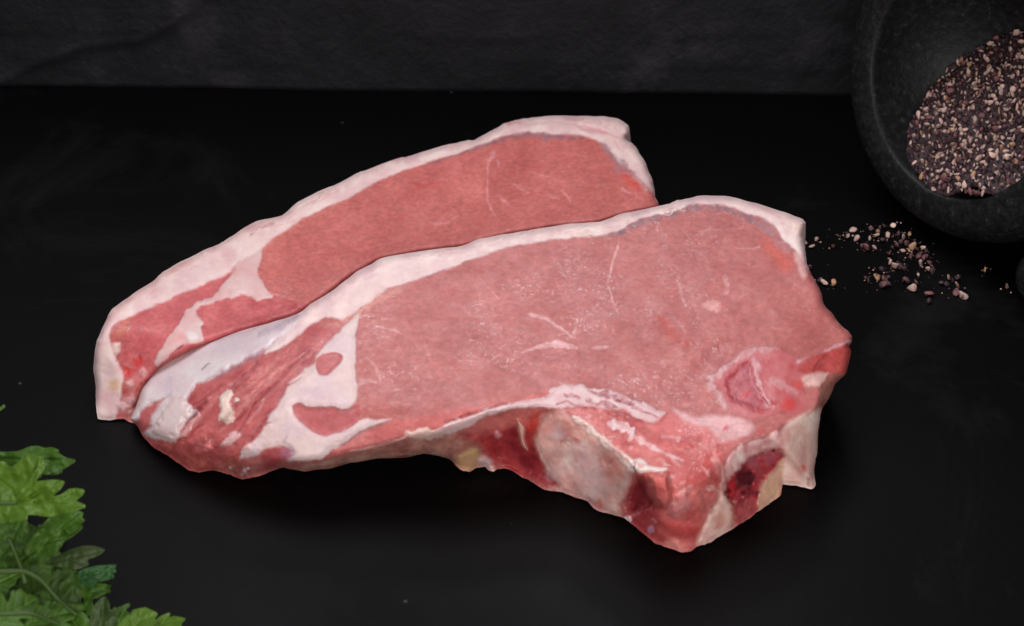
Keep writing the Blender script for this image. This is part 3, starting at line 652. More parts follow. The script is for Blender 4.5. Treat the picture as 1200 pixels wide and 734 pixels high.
f.region(MARROW, (180,66,72), soft=3.5, amp=5, fr=0.12, part='marrow', relief=-0.08, rs=5, wet=1.0, var=((128,34,42),0.10))
f.region(T(cH,[(520,140),(640,95),(720,110),(700,150),(620,180),(540,200)]), (178,86,96), soft=4, amp=3, k=0.8)
f.region(T(cH,[(480,210),(560,220),(560,300),(490,310),(450,260)]), (72,20,28), soft=4, amp=4, k=0.85, relief=-0.10, rs=5)
f.region(T(cH,[(420,260),(450,220),(460,300),(440,380),(415,350)]), (196,46,52), soft=3, amp=3, k=0.8)
for _k in range(60):
    _x = _rr.uniform(850, 918); _y = _rr.uniform(526, 614); _a = _rr.uniform(1.2, 3.2)
    if inside(np.array([_x]), np.array([_y]), np.array(MARROW))[0]:
        f.region([(_x-_a,_y),(_x,_y-_a),(_x+_a,_y),(_x,_y+_a)], _rr.choice([(214,96,96),(96,22,30),(80,18,26),(196,60,64),(224,140,136),(170,60,66)]), soft=1.2, amp=2, fr=.2, k=.8, relief=_rr.uniform(-.05,.05), rs=2)
f.region(T(cH,[(450,420),(560,380),(580,440),(500,505),(465,510)]), (182,84,84), soft=5, amp=4, k=0.8)
_rr = random.Random(9)
for _k in range(46):                                               # shreds, blood and fat smears on the sawn corner
    _x = _rr.uniform(650, 842); _t = (_x-650)/300; _y = 500 + 90*math.sin(_t*3.0)*_rr.random() + _rr.uniform(-8, 30) - 20*(_t > .75)
    _a = _rr.uniform(-0.5, 1.0); _l = _rr.uniform(6, 22)
    f.stroke([(_x,_y),(_x+_l*.5*math.cos(_a),_y+_l*.5*math.sin(_a)+_rr.uniform(-3,3)),(_x+_l*math.cos(_a),_y+_l*math.sin(_a))], [1,_rr.uniform(2,6),1], _rr.choice([(228,176,170),(232,192,184),(166,58,60),(206,122,116),(190,74,72)]), soft=2.2, k=_rr.uniform(.3,.7), amp=4, fr=.12, relief=_rr.uniform(-.03,.05))
# marbling of the loin
for ln, w_, k_ in (([(725,280),(717,312),(713,333),(718,350),(724,370)],2.2,.75),([(616,368),(640,374),(658,385),(671,395)],[3,4,3,3],.8),([(676,372),(674,386),(672,397)],[2,4,4],.5),([(610,414),(630,407),(650,404),(668,405),(678,410)],[2,4,6,5,3],.85),([(692,408),(704,407),(714,407)],3,.7),
        ([(440,382),(458,386),(470,392)],2,.5),([(420,424),(430,420),(440,430),(446,448)],3,.4),([(418,452),(430,446),(442,448)],4,.55),([(848,322),(852,334),(850,345)],5,.5),([(862,290),(880,292),(892,288)],2,.5),([(812,278),(830,270),(868,268),(872,256)],1.4,.25),([(794,330),(800,348),(804,360)],4,.4),
        ([(770,380),(790,372),(804,392)],2,.25),([(560,322),(575,340),(585,352)],2,.25),([(660,304),(680,312),(690,300)],2.5,.25),([(536,424),(550,422),(562,424)],2,.4)):
    f.stroke(ln, w_, (226,172,172), soft=1.2, k=k_, amp=2)
f.region([(826,354),(838,352),(842,360),(834,366),(826,362)], (226,168,164), soft=4, amp=6, fr=.12, k=0.6)
f.region([(770,372),(784,374),(798,396),(812,404),(800,408),(780,392)], (196,74,62), soft=5, amp=4, k=0.45)
f.stroke([(816,474),(806,450),(830,420),(850,400),(876,398)], 10, (166,80,82), soft=7, k=0.5, relief=-0.05)
f.stroke([(770,478),(800,474),(822,470),(832,452)], 6, (206,120,116), soft=4, k=0.5)
f.stroke([(520,496),(548,486),(580,476),(596,472)], 2.2, (136,36,42), k=0.75, relief=-0.06)
f.stroke([(446,496),(500,486),(560,474),(640,452)], 4, (196,120,118), soft=3, k=0.4)
f.stroke([(772,262),(800,258),(820,256),(880,268)], 2, (170,86,92), k=0.35); f.stroke([(776,300),(820,292),(860,282)], 1.6, (168,84,90), k=0.3); f.stroke([(812,318),(850,310),(880,318)], 1.6, (168,84,90), k=0.25)
def rim_detail(sl, lo, hi, n, seed):
    rr = random.Random(seed); o = sl.outline; idx = [i for i in range(len(o)) if lo(o[i])]
    for _ in range(n):
        i = rr.choice(idx); w = rr.uniform(2.5, 13); ln = rr.randint(2, 9); pts = []
        for k in range(0, ln + 1, max(1, ln//3)):
            a, b = o[(i+k-1) % len(o)], o[(i+k+1) % len(o)]; t = (b-a)/(np.linalg.norm(b-a)+1e-9); nn = np.array([-t[1], t[0]])
            pts.append(tuple(o[(i+k) % len(o)] + nn*(w + rr.uniform(-1.5, 1.5))*hi))
        if len(pts) < 2: continue
        dk = rr.random() < .55
        sl.stroke(pts, [0.6, rr.uniform(1.2, 3.4), 0.6], (206,146,140) if dk else (240,222,214), soft=1.3, k=rr.uniform(.3,.6), amp=2.5, fr=.13, relief=-0.045 if dk else 0.035)
rim_detail(f, lambda q: q[0] > 370 and q[1] < 350 - (q[0]-380)*0.15 and q[0] < 945, 1, 46, 4)
rr_ = random.Random(77)
for _k in range(150):                                              # faint fibre and fat threads in the cut face
    x_ = rr_.uniform(430, 960); y_ = rr_.uniform(255, 480)
    a_ = 0.5 + 0.9*math.sin(x_*0.012 + y_*0.02) + rr_.uniform(-.4,.4); l_ = rr_.uniform(4, 16)
    f.stroke([(x_-l_*math.cos(a_), y_-l_*math.sin(a_)*.7), (x_+rr_.uniform(-2,2), y_+rr_.uniform(-2,2)), (x_+l_*math.cos(a_), y_+l_*math.sin(a_)*.7)], [.4, rr_.uniform(.8,2), .4], rr_.choice([(222,150,146),(222,150,146),(156,70,72),(196,82,76)]), soft=1.2, k=rr_.uniform(.12,.32), amp=3, fr=.1) if inside(np.array([x_]), np.array([y_]), np.array([(421,367),(456,340),(595,295),(726,275),(806,248),(880,262),(935,320),(985,385),(930,410),(850,425),(810,478),(740,462),(660,445),(560,470),(430,488)]))[0] else None
lean = np.isin(f.part, [f.names.index(n_) for n_ in f.names if 'muscle' in n_])
X, Y = f.x, f.y
# soft unevenness of the cut face: broad swells, fibre bundles, small wet grain
f.mottle(lean*1.0, 0.24, 0.020, (0.6, 1.0, 0.95), 21); f.mottle(lean*1.0, 0.13, 0.075, (0.7, 1.0, 1.0), 31); f.mottle(lean*1.0, 0.13, 0.30, (0.8, 1.0, 1.0), 41)
f.mottle((~lean)*1.0, 0.09, 0.05, (0.3, 1.0, 0.9), 51); f.mottle((~lean)*1.0, 0.06, 0.16, (0.4, 1.0, 1.0), 55); f.mottle(inside(X, Y, SIDE_POLY)*sstep(600,660,X), 0.30, 0.06, (0.35, 1.0, 0.95), 57)
patch = sstep(-0.25, 0.85, fbm(X*0.016, Y*0.024, 77, 5, 0.6))
fine = fbm((X*0.9+Y*0.35)*0.16, (Y*0.9-X*0.35)*0.30, 81, 4)
f.dep += lean*(0.05*fbm(X*0.018, Y*0.024, 61, 3) + 0.016*fbm(X*0.06, Y*0.08, 65, 3) + 0.0035*patch*fine + 0.0012*fine)
f.dep += (~lean)*(0.020*fbm(X*0.05, Y*0.06, 71, 4) + 0.005*fbm(X*0.2, Y*0.2, 75, 3))
sidem = inside(X, Y, SIDE_POLY)*1.0
f.dep += sidem*(0.07*fbm(X*0.045, Y*0.05, 91, 4))
f.wet = f.wet*(0.12 + lean*1.2*patch)
steak = bpy.data.objects.new('steak', None); COL.objects.link(steak)
tag(steak, 'raw bone-in steak in front, with marrow bone and silvery skin at its left tip', 'steak')
MATS = {'seam_fat': M_FAT, 'fat_cap': M_FAT, 'fat_scrap': M_FAT, 'fascia': M_FAT, 'fat_streak': M_FAT, 'yellow_fat': M_FAT, 'gristle': M_FAT, 'silver_skin': M_FILM, 'rib_bone': M_BONE, 'backbone': M_BONE, 'marrow': M_MARROW}
PAR = {'marrow': 'backbone', 'muscle_island': 'seam_fat', 'muscle_island#2': 'seam_fat', 'muscle_lobe': 'tenderloin_muscle', 'fat_streak': 'tenderloin_muscle', 'gristle': 'rib_bone',
       'fat_scrap': 'flank_muscle', 'fat_scrap#2': 'flank_muscle', 'fat_scrap#3': 'hollow_muscle'}
f.build(steak, MATS, PAR)

# ---- rear steak ---------------------------------------------------
REAR_OUT = [(115,491),(113,474),(112,455),(110,435),(110,418),(113,400),(119,386),(126,372),(131,362),(152,347),(175,332),(190,320),(200,314),(225,300),(245,291),(262,283),(282,270),(300,260),(330,253),(350,237),(378,222),
 (398,214),(422,202),(430,199),(450,192),(466,186),(476,184),(490,180),(530,168),(548,165),(558,163),(580,152),(592,145),(606,141),(620,138),(650,136),(680,136.5),(700,136),(715,138),(728,141),(734,145),(737,151),(737,157),(733,161),(735,165),(738,166),
 (744,172),(750,181),(757,193),(762,205),(765,212),(767,222),(768,231),(771,239),(772,250),(740,268),(690,284),(640,290),(560,306),(500,320),(450,340),(420,360),(390,380),(366,392),(330,402),(290,412),(250,424),(215,438),(196,456),(188,478),(172,494),(156,496),(145,491),(130,493),(118,492)]
def rear_z(x, y, sl):
    z = np.full(x.shape, 1.95)
    a = np.clip((y - 385)/108, 0, 1)**1.15*sstep(250, 165, x)
    z = z*(1 - 0.98*a)
    z = z - 0.5*sstep(150, 105, x)*(1-a)*sstep(385, 470, y)
    # everything that slips behind the front cut drops below it
    fx = np.array([(110,520),(150,492),(165,455),(187,425),(225,405),(290,385),(350,367),(384,344),(414,321),(446,303),(492,294),(542,288),(595,274),(648,265),(701,260),(740,248),(772,242),(800,234)], float)
    yb = np.interp(x, fx[:,0], fx[:,1])
    under = np.clip((y - yb - 2)/14, 0, 1)
    return np.maximum(z*(1 - 0.8*under), 0.04)
r = Slab(REAR_OUT, 1.25, rear_z, rag=1.1, seed=207)
r.fill((192, 103, 98), 'loin_muscle'); r.wet[:] = 0.6
r.region([(126,394),(140,376),(160,367),(204,348),(252,328),(272,316),(284,306),(266,328),(250,347),(320,346),(356,352),(400,360),(380,400),(200,470),(180,500),(140,500),(132,440)], (184,84,88), soft=3, amp=2, part='flank_muscle', var=((198,102,102),0.06))
r.region([(143,446),(160,448),(190,440),(200,470),(180,496),(150,490),(140,470)], (172,64,64), soft=5, amp=5, part='flank_muscle', var=((196,120,112),0.09))
r.stroke([(306,341),(330,348),(356,353),(366,358)], 2.5, (214,130,122), k=0.8)
r.stroke([(352,358),(330,366),(300,376),(270,388)], 8, (160,36,40), soft=5, k=0.5)
RSEAM = [(282,306),(266,328),(250,347),(246,348),(228,356),(216,366),(208,382),(196,396),(184,418),(180,426),(186,430),(204,412),(216,404),(236,400),(237,390),(236,384),(239,378),(232,370),(230,364),(236,358),(250,355),(264,350),(272,351),(282,346),(294,347),(302,353),(320,347),(312,340),(305,328),(301,320),(305,308),(306,294),(296,298)]
r.region(RSEAM, (220,186,182), soft=1.4, amp=2.4, fr=0.13, part='seam_fat', relief=0.05, rs=6, wet=0.15, var=((214,166,164),0.06))
r.region([(204,392),(214,388),(218,398),(206,404),(198,406)], (210,140,136), soft=5, amp=3, k=0.6); r.region([(218,390),(232,388),(235,398),(222,402)], (226,206,204), soft=2, amp=2, relief=0.05, rs=4)
r.stroke([(204,412),(208,409),(216,404)], 2, (110,50,56), k=0.7, relief=-0.05)
RCAP = [(116,500),(134,494),(140,470),(144,446),(143,436),(134,416),(128,396),(130,384),(142,376),(160,367),(180,359),(204,348),(230,337),(252,328),(268,319),(282,307),(294,300),(306,293),(320,280),(350,260),(380,244),(402,236),(420,226),(440,214),(460,205),(490,194),(520,185),(540,179),(570,168),(590,160),(610,156),(640,157),(670,158),(690,160),(704,168),(716,180),(728,194),(740,202),(752,212),(762,222),(768,232),(780,236),(780,120),(600,120),(420,180),(200,290),(90,370),(90,500)]
r.region(RCAP, (231,202,196), soft=2.0, amp=1.8, fr=0.11, part='fat_cap', relief=0.05, rs=8, wet=0.2, var=((216,176,177),0.06))
r.stroke([(306,293),(330,277),(360,258),(400,240)], 5, (206,124,112), soft=4, k=0.5)
r.stroke([(292,276),(300,270),(312,265),(322,261)], 2.2, (176,116,122), k=0.75, relief=-0.05); r.stroke([(270,317),(278,310),(283,305)], 2, (170,110,118), k=0.7)
r.stroke([(244,295),(290,268),(330,254)], 3, (224,168,164), k=0.5); r.stroke([(124,380),(150,352),(190,324),(232,302)], 4, (220,160,150), k=0.4, soft=3)
r.stroke([(460,187),(470,184),(478,184)], 3, (206,120,122), k=0.7); r.stroke([(594,146),(604,143),(612,144)], 3.5, (206,116,116), k=0.7)
r.stroke([(612,146),(650,143),(676,146),(704,153),(732,163)], 2.6, (206,160,166), k=0.7, relief=-0.06, soft=1.6)  # groove along the fold lip, its shading painted in as darker pink
r.region([(676,149),(704,149),(712,156),(694,157)], (214,150,154), soft=2, amp=1.5, k=0.7, relief=-0.05, rs=3)
r.stroke([(700,156),(720,163),(734,165)], 3, (228,192,176), k=0.8)
r.stroke([(490,196),(520,187),(570,170),(592,162),(620,158),(640,160),(668,161.5),(686,161)], [1.5,2.5,4,6,7,7.5,7,5], (148,102,108), soft=1.4, k=1.0, amp=1)
r.stroke([(702,166),(712,177),(722,189),(732,200),(746,208)], [4,9,12,12,8], (160,120,124), soft=2.5, k=0.9, amp=2)
r.stroke([(742,204),(752,214),(760,224)], 8, (196,160,162), soft=3, k=0.6)
r.region([(728,200),(740,208),(752,218),(750,224),(736,216)], (204,66,54), soft=6, amp=3, k=0.75)
r.region([(134,392),(140,380),(152,376),(140,396)], (206,134,100), soft=6, k=0.5); r.region([(128,448),(140,446),(140,458),(130,458)], (206,156,110), soft=4, amp=2, k=0.7)
r.stroke([(140,405),(140,412),(136,424)], 2, (120,70,74), k=0.7, relief=-0.07); r.region([(132,404),(140,402),(139,414),(134,416)], (238,214,206), soft=2, k=0.8, relief=.04, rs=4)
for (x,y,r_,c) in ((152,449,6,(222,170,166)),(168,437,5,(220,160,160)),(152,470,9,(206,156,160)),(162,424,7,(200,50,44)),(144,476,8,(216,176,176)),(176,446,6,(150,36,40)),(150,436,6,(206,60,54)),(158,484,7,(200,150,150))):
    r.region([(x-r_,y),(x,y-r_*.8),(x+r_,y),(x,y+r_*.8)], c, soft=3, amp=4, fr=.12, k=0.8, relief=0.04 if c[1] > 100 else -0.04, rs=4)
for ln, w_, k_ in (([(581,176),(576,184),(570,190)],[5,6,5],.6),([(572,190),(571,216),(572,232),(576,245),(582,256)],2.4,.6),([(582,186),(585,196)],2,.5),([(600,215),(612,222),(620,226)],3,.5),([(658,222),(664,230),(668,238)],3,.5),([(640,230),(650,232),(656,234)],3,.4),([(728,220),(734,225),(740,227)],2.5,.6),([(500,260),(520,262),(540,252)],2.5,.35),([(586,232),(592,236),(596,240)],2.4,.5),([(620,200),(650,210),(690,214)],1.6,.3)):
    r.stroke(ln, w_, (228,160,162), soft=1.2, k=k_, amp=2)
r.stroke([(600,190),(640,200),(680,196)], 1.6, (168,74,82), k=0.35); r.stroke([(480,218),(500,217),(516,218)], 4, (196,70,66), k=0.5, soft=3)
rim_detail(r, lambda q: q[0] > 130 and q[1] < 362 - (q[0]-130)*0.30 and q[0] < 765, 1, 46, 6)
for _k in range(110):
    x_ = rr_.uniform(320, 760); y_ = rr_.uniform(165, 340)
    a_ = 0.3 + 0.9*math.sin(x_*0.012 + y_*0.02) + rr_.uniform(-.4,.4); l_ = rr_.uniform(4, 15)
    if inside(np.array([x_]), np.array([y_]), np.array([(312,300),(402,242),(540,186),(640,166),(690,168),(758,230),(700,250),(560,275),(430,305),(370,345),(320,335)]))[0]:
        r.stroke([(x_-l_*math.cos(a_), y_-l_*math.sin(a_)*.6), (x_+rr_.uniform(-2,2), y_+rr_.uniform(-2,2)), (x_+l_*math.cos(a_), y_+l_*math.sin(a_)*.6)], [.4, rr_.uniform(.8,2), .4], rr_.choice([(224,140,138),(224,140,138),(156,56,58),(204,72,62)]), soft=1.2, k=rr_.uniform(.12,.32), amp=3, fr=.1)
lean = np.isin(r.part, [r.names.index(n_) for n_ in r.names if 'muscle' in n_]); X, Y = r.x, r.y
r.mottle(lean*1.0, 0.24, 0.020, (0.6, 1.0, 0.95), 121); r.mottle(lean*1.0, 0.13, 0.075, (0.7, 1.0, 1.0), 131); r.mottle(lean*1.0, 0.18, 0.30, (0.8, 1.0, 1.0), 141)
r.mottle((~lean)*1.0, 0.09, 0.05, (0.3, 1.0, 0.9), 151); r.mottle((~lean)*1.0, 0.06, 0.16, (0.4, 1.0, 1.0), 155)
patch = sstep(-0.25, 0.85, fbm(X*0.016, Y*0.024, 177, 5, 0.6)); fine = fbm((X*0.9+Y*0.35)*0.16, (Y*0.9-X*0.35)*0.30, 181, 4)
r.dep += lean*(0.04*fbm(X*0.018, Y*0.024, 161, 3) + 0.014*fbm(X*0.06, Y*0.08, 165, 3) + 0.0035*patch*fine + 0.0012*fine)
r.dep += (~lean)*(0.020*fbm(X*0.05, Y*0.06, 171, 4) + 0.005*fbm(X*0.2, Y*0.2, 175, 3))
r.wet = r.wet*(0.12 + lean*1.2*patch)
steak2 = bpy.data.objects.new('steak', None); COL.objects.link(steak2)
tag(steak2, 'raw steak with a thick white fat rim lying behind, half covered by the front one', 'steak')
r.build(steak2, MATS, {})

# ------------------------------------------------------------------ mortar
M_STONE, nt, p = newmat('dark_granite')
tc = N(nt, 'ShaderNodeTexCoord')
a = N(nt, 'ShaderNodeTexNoise', Scale=480.0, Detail=3.0, Roughness=0.7); L(nt, tc.outputs['Object'], a.inputs['Vector'])
b = N(nt, 'ShaderNodeTexNoise', Scale=40.0, Detail=4.0, Roughness=0.6); L(nt, tc.outputs['Object'], b.inputs['Vector'])
ra = ramp(nt, [(0.34, (0.0036,0.0036,0.004)), (0.5, (0.0072,0.0073,0.0072)), (0.64, (0.015,0.015,0.0148)), (0.74, (0.045,0.045,0.044))], a.outputs[0])
rb = ramp(nt, [(0.3, g3(0.75)), (0.7, g3(1.2))], b.outputs[0])
mx = N(nt, 'ShaderNodeMix', data_type='RGBA', blend_type='MULTIPLY'); mx.inputs[0].default_value = 1.0
L(nt, ra.outputs[0], mx.inputs[6]); L(nt, rb.outputs[0], mx.inputs[7]); L(nt, mx.outputs[2], p.inputs['Base Color'])
p.inputs['Roughness'].default_value = 0.55; p.inputs['Specular IOR Level'].default_value = 0.25
bp = N(nt, 'ShaderNodeBump', Distance=0.0006, Strength=0.5); L(nt, a.outputs[0], bp.inputs['Height']); L(nt, bp.outputs[0], p.inputs['Normal'])

SC, BUL, RIMW = 0.858, 0.756, 1.159
R_IN = 4.15; DEPTH = 5.6
prof = [(0.0, -DEPTH)]                                            # inner bowl, bottom to rim
for k in range(1, 29):
    q = k/28*math.pi/2; prof.append((R_IN*math.sin(q), -DEPTH*math.cos(q)))
prof += [(4.22, 0.05), (4.34, 0.09), (4.6, 0.10), (4.85, 0.06), (5.05, -0.04), (5.22, -0.22), (5.36, -0.6), (5.5, -1.2), (5.58, -2.0), (5.55, -2.9), (5.36, -3.9), (5.0, -4.9), (4.5, -5.7), (3.9, -6.35), (3.4, -6.75),
         (3.2, -7.05), (3.3, -7.35), (3.35, -7.6), (3.2, -7.75), (2.6, -7.8), (0.0, -7.8)]
prof = [(max(0.0, (4.15 + (a_ - 4.15)*(RIMW if a_ > 4.15 else 1.0)))*SC, b_*SC*BUL) for a_, b_ in prof]
R_IN *= SC; DEPTH *= SC*BUL
def lathe(prof, n):
    P = np.array(prof); ang = np.arange(n)/n*2*math.pi; V = [(0, 0, P[0,1])]
    ring = P[1:-1]; V = np.concatenate([[(0,0,P[0,1])], np.stack([ring[:,None,0]*np.cos(ang), ring[:,None,0]*np.sin(ang), np.repeat(ring[:,1][:,None], n, 1)], -1).reshape(-1,3), [(0,0,P[-1,1])]])
    m = len(ring); F = []
    for j in range(n): F.append((0, 1+(j+1)%n, 1+j))
    for i in range(m-1):
        for j in range(n): F.append((1+i*n+j, 1+i*n+(j+1)%n, 1+(i+1)*n+(j+1)%n, 1+(i+1)*n+j))
    e = 1+(m-1)*n; z = len(V)-1
    for j in range(n): F.append((z, e+j, e+(j+1)%n))
    return V, F[::-1]
MV, MF = lathe(prof, 120)
nrm = np.array([-0.809, -0.137, 0.572]); nrm /= np.linalg.norm(nrm)
AX = nrm[0]*RIGHT + nrm[1]*UP - nrm[2]*FWD                        # which way the mouth of the mortar points
AX /= np.linalg.norm(AX)
bx_ = np.cross(np.array([0, 0, 1.0]), AX); bx_ /= np.linalg.norm(bx_); by_ = np.cross(AX, bx_)
MR = np.stack([bx_, by_, AX], 1)
W0 = MV @ MR.T
MC_PX = (1126.1, 93.7)
d_ = ray(*MC_PX); tt = ((0.0 - W0[:,2].min()) - CAM[2])/d_[2]     # slide along the sight line until it stands on the slate
MC = CAM + d_*tt
print('MORTAR centre', MC, 'ymax', (W0[:,1] + MC[1]).max(), 'wall y', at(1150, 112, 0.0)[1], 'axis', AX)
mo = link('mortar', mesh_np('mortar', MV, [tuple(x) for x in MF]), M_STONE)
mo.matrix_world = Matrix.Translation(Vector(MC)*S) @ Matrix(MR.tolist()).to_4x4()
tag(mo, 'dark grey granite mortar tipped on its side with cracked pepper inside', 'mortar')

# pestle end at the right edge of the picture
pp = [(0.0, 0.0)] + [(0.95*math.sin(k/8*math.pi/2), 0.95*(1-math.cos(k/8*math.pi/2))) for k in range(1, 9)] + [(0.98, 2.0), (0.86, 4.0), (0.8, 7.0), (0.95, 9.5), (0.98, 10.6), (0.8, 11.2), (0.4, 11.5), (0.0, 11.55)]
PV, PF = lathe(pp, 48)
pe = link('pestle', mesh_np('pestle', PV, [tuple(x) for x in PF[::-1]]), M_STONE)
q = at(1194, 330, 0.98)
pe.matrix_world = Matrix.Translation(Vector(q)*S) @ Matrix.Rotation(math.radians(12), 4, 'Z') @ Matrix.Rotation(math.radians(90), 4, 'Y')
tag(pe, 'rounded tip of a dark stone pestle cut off by the right edge', 'pestle')

# ------------------------------------------------------------------ cracked pepper
def pepper_material(name, pale, dark, thr):
    m, nt, p = newmat(name); tc = N(nt, 'ShaderNodeTexCoord'); oi = N(nt, 'ShaderNodeObjectInfo')
    ad = N(nt, 'ShaderNodeVectorMath', operation='ADD'); L(nt, tc.outputs['Object'], ad.inputs[0])
    sc = N(nt, 'ShaderNodeVectorMath', operation='SCALE'); sc.inputs[0].default_value = (1, 1.7, 2.3); L(nt, oi.outputs['Random'], sc.inputs['Scale'])
    L(nt, sc.outputs[0], ad.inputs[1])
    n = N(nt, 'ShaderNodeTexNoise', Scale=650.0, Detail=3.0, Roughness=0.6); L(nt, ad.outputs[0], n.inputs['Vector'])
    r = ramp(nt, [(thr-0.06, dark), (thr+0.04, pale), (thr+0.3, tuple(min(1, x*1.25) for x in pale))], n.outputs[0])
    v = N(nt, 'ShaderNodeMapRange'); v.inputs[3].default_value = 0.65; v.inputs[4].default_value = 1.2; L(nt, oi.outputs['Random'], v.inputs[0])
    mx = N(nt, 'ShaderNodeMix', data_type='RGBA', blend_type='MULTIPLY'); mx.inputs[0].default_value = 1.0
    L(nt, r.outputs[0], mx.inputs[6]); L(nt, v.outputs[0], mx.inputs[7]); L(nt, mx.outputs[2], p.inputs['Base Color'])
    p.inputs['Roughness'].default_value = 0.65
    bp = N(nt, 'ShaderNodeBump', Distance=0.0003, Strength=0.5); L(nt, n.outputs[0], bp.inputs['Height']); L(nt, bp.outputs[0], p.inputs['Normal'])
    return m
PALE = tuple(lin((198,164,152))); BUFF = tuple(lin((176,134,104))); ROSE = tuple(lin((118,72,74))); HUSK = tuple(lin((52,34,40))); HUSK2 = tuple(lin((88,56,60)))
PM = [pepper_material('pepper_pale', PALE, HUSK2, 0.38), pepper_material('pepper_buff', BUFF, HUSK2, 0.42), pepper_material('pepper_rose', ROSE, HUSK, 0.48), pepper_material('pepper_husk', HUSK2, HUSK, 0.55)]
import bmesh
GRAINS = []
for k in range(16):
    bm = bmesh.new(); bmesh.ops.create_icosphere(bm, subdivisions=2, radius=1.0)
    rr = random.Random(900+k); ax = (rr.uniform(.85,1.25), rr.uniform(.65,1.0), rr.uniform(.28,.62))
    cuts = [(Vector((rr.gauss(0,1), rr.gauss(0,1), rr.gauss(0,1))).normalized(), rr.uniform(.35,.8)) for _ in range(6)]
    for v in bm.verts:
        c = v.co.copy()
        for nn, dd in cuts:
            e = c.dot(nn) - dd
            if e > 0: c -= nn*e*0.92
        c *= 1 + rr.uniform(-.06,.06)
        v.co = Vector((c.x*ax[0], c.y*ax[1], c.z*ax[2])) * 0.1 * S
    me = bpy.data.meshes.new('pepper_grain'); bm.to_mesh(me); bm.free()
    for pl_ in me.polygons: pl_.use_smooth = True
    me.materials.append(PM[0 if k < 6 else 1 if k < 9 else 2 if k < 13 else 3]); GRAINS.append(me)
PALE_K, BUFF_K, ROSE_K, DARK_K = range(0,6), range(6,9), range(9,13), range(13,16)
def grain(pos, size, kind, label, group):
    o = bpy.data.objects.new('pepper_grain', GRAINS[random.choice(list(kind))]); COL.objects.link(o)
    o.location = Vector(pos)*S; o.scale = (size*random.uniform(.85,1.15),)*3
    o.rotation_euler = (random.uniform(0,6.3), random.uniform(0,6.3), random.uniform(0,6.3))
    tag(o, label, 'peppercorn', group); return o
SPILL = [(60,195,'p',.8),(95,215,'p',1),(118,180,'p',1),(205,215,'r',.9),(230,160,'d',.8),(312,130,'p',1.2),(280,163,'p',1.2),(325,175,'p',1.1),(405,120,'r',1),(440,140,'b',1),(430,160,'p',1.3),(395,175,'p',.8),(520,110,'p',1.2),(490,155,'p',1.2),(465,180,'d',1),
 (545,150,'d',1.1),(570,170,'p',1.3),(605,150,'b',1.1),(375,220,'r',1.5),(355,215,'r',1),(420,225,'p',1),(535,210,'r',1.2),(500,250,'r',1.2),(570,240,'p',.9),(620,215,'b',1.4),(600,240,'b',1),(640,230,'r',1.1),(675,222,'p',1.3),(660,250,'r',1.2),(690,240,'r',1.1),(650,265,'r',1.1),
 (610,270,'r',1),(675,280,'r',1.3),(500,295,'p',1.3),(530,315,'p',1.4),(550,322,'r',1.1),(575,330,'d',1.2),(660,305,'p',1.2),(705,300,'r',1.2),(700,335,'p',1.2),(722,345,'d',1.1),(455,335,'d',1.1),(435,375,'b',1.2),(470,385,'r',1.4),(485,402,'r',1.3),(500,410,'d',1.2),(465,415,'r',1.3),
 (390,395,'d',1.3),(375,380,'d',1),(580,385,'r',1.4),(648,365,'p',1.2),(640,405,'r',1.1),(620,430,'p',1.6),(705,460,'r',1.5),(705,500,'d',1.2),(810,378,'b',1.2),(850,380,'r',1.3),(770,405,'d',1.2),(800,412,'d',1.1),(852,420,'b',1.4),(845,455,'r',1.3),(880,472,'p',1.4),(995,335,'b',1.1),(1110,425,'b',1),
 (135,390,'r',1.1),(160,402,'p',1.3),(210,408,'b',1.4),(80,325,'r',1),(470,110,'d',.9),(450,120,'d',1),(560,190,'d',1.2),(590,200,'r',1),(630,190,'d',1),(515,225,'d',1),(690,270,'d',1),(720,320,'r',1),(545,300,'d',.9),(830,395,'d',1),(490,380,'d',1),(595,400,'d',1)]
KK = {'p': PALE_K, 'b': BUFF_K, 'r': ROSE_K, 'd': DARK_K}
HUE = {'p': 'pale', 'b': 'buff brown', 'r': 'reddish brown', 'd': 'dark husky'}
SPECIAL = {(995,335): 'lone buff pepper crumb on the slate below the mortar, left of another lone crumb', (1110,425): 'lone buff pepper crumb on the slate beside the pestle tip', (135,390): 'reddish pepper piece touching the right edge of the front steak beside a pale one',
 (160,402): 'pale pepper piece between a reddish and a buff one at the front steak', (210,408): 'flat buff pepper piece right of a pale one beside the front steak', (80,325): 'reddish pepper piece half hidden by the right edge of the front steak',
 (230,160): 'dark sliver of pepper husk left of a pale three-piece clump', (205,215): 'reddish pepper piece lying alone below the dark sliver', (118,180): 'upright pale pepper piece near the top right corner of the front steak',
 (705,500): 'dark pepper piece nearest the viewer, at the foot of the spill', (705,460): 'reddish pepper piece just behind the frontmost dark one', (620,430): 'largest pale round pepper piece at the front of the spill'}
for x, y, k, s_ in SPILL:
    hgt = 0.07*s_
    P_ = at(930 + x/4.444, 240 + y/4.444, hgt)
    zone = SPECIAL.get((x, y)) or (HUE[k] + ' cracked pepper piece ' + ('on the slate near the right edge of the front steak' if x < 250 else 'spilled on the slate just under the mortar rim' if y < 200 else 'at the right end of the pepper spill on the slate' if x > 740 else 'in the middle of the spill on the slate' if y < 320 else 'at the front of the pepper spill on the slate'))
    grain(P_, s_*1.02, KK[k], zone, 'spilled pepper pieces')

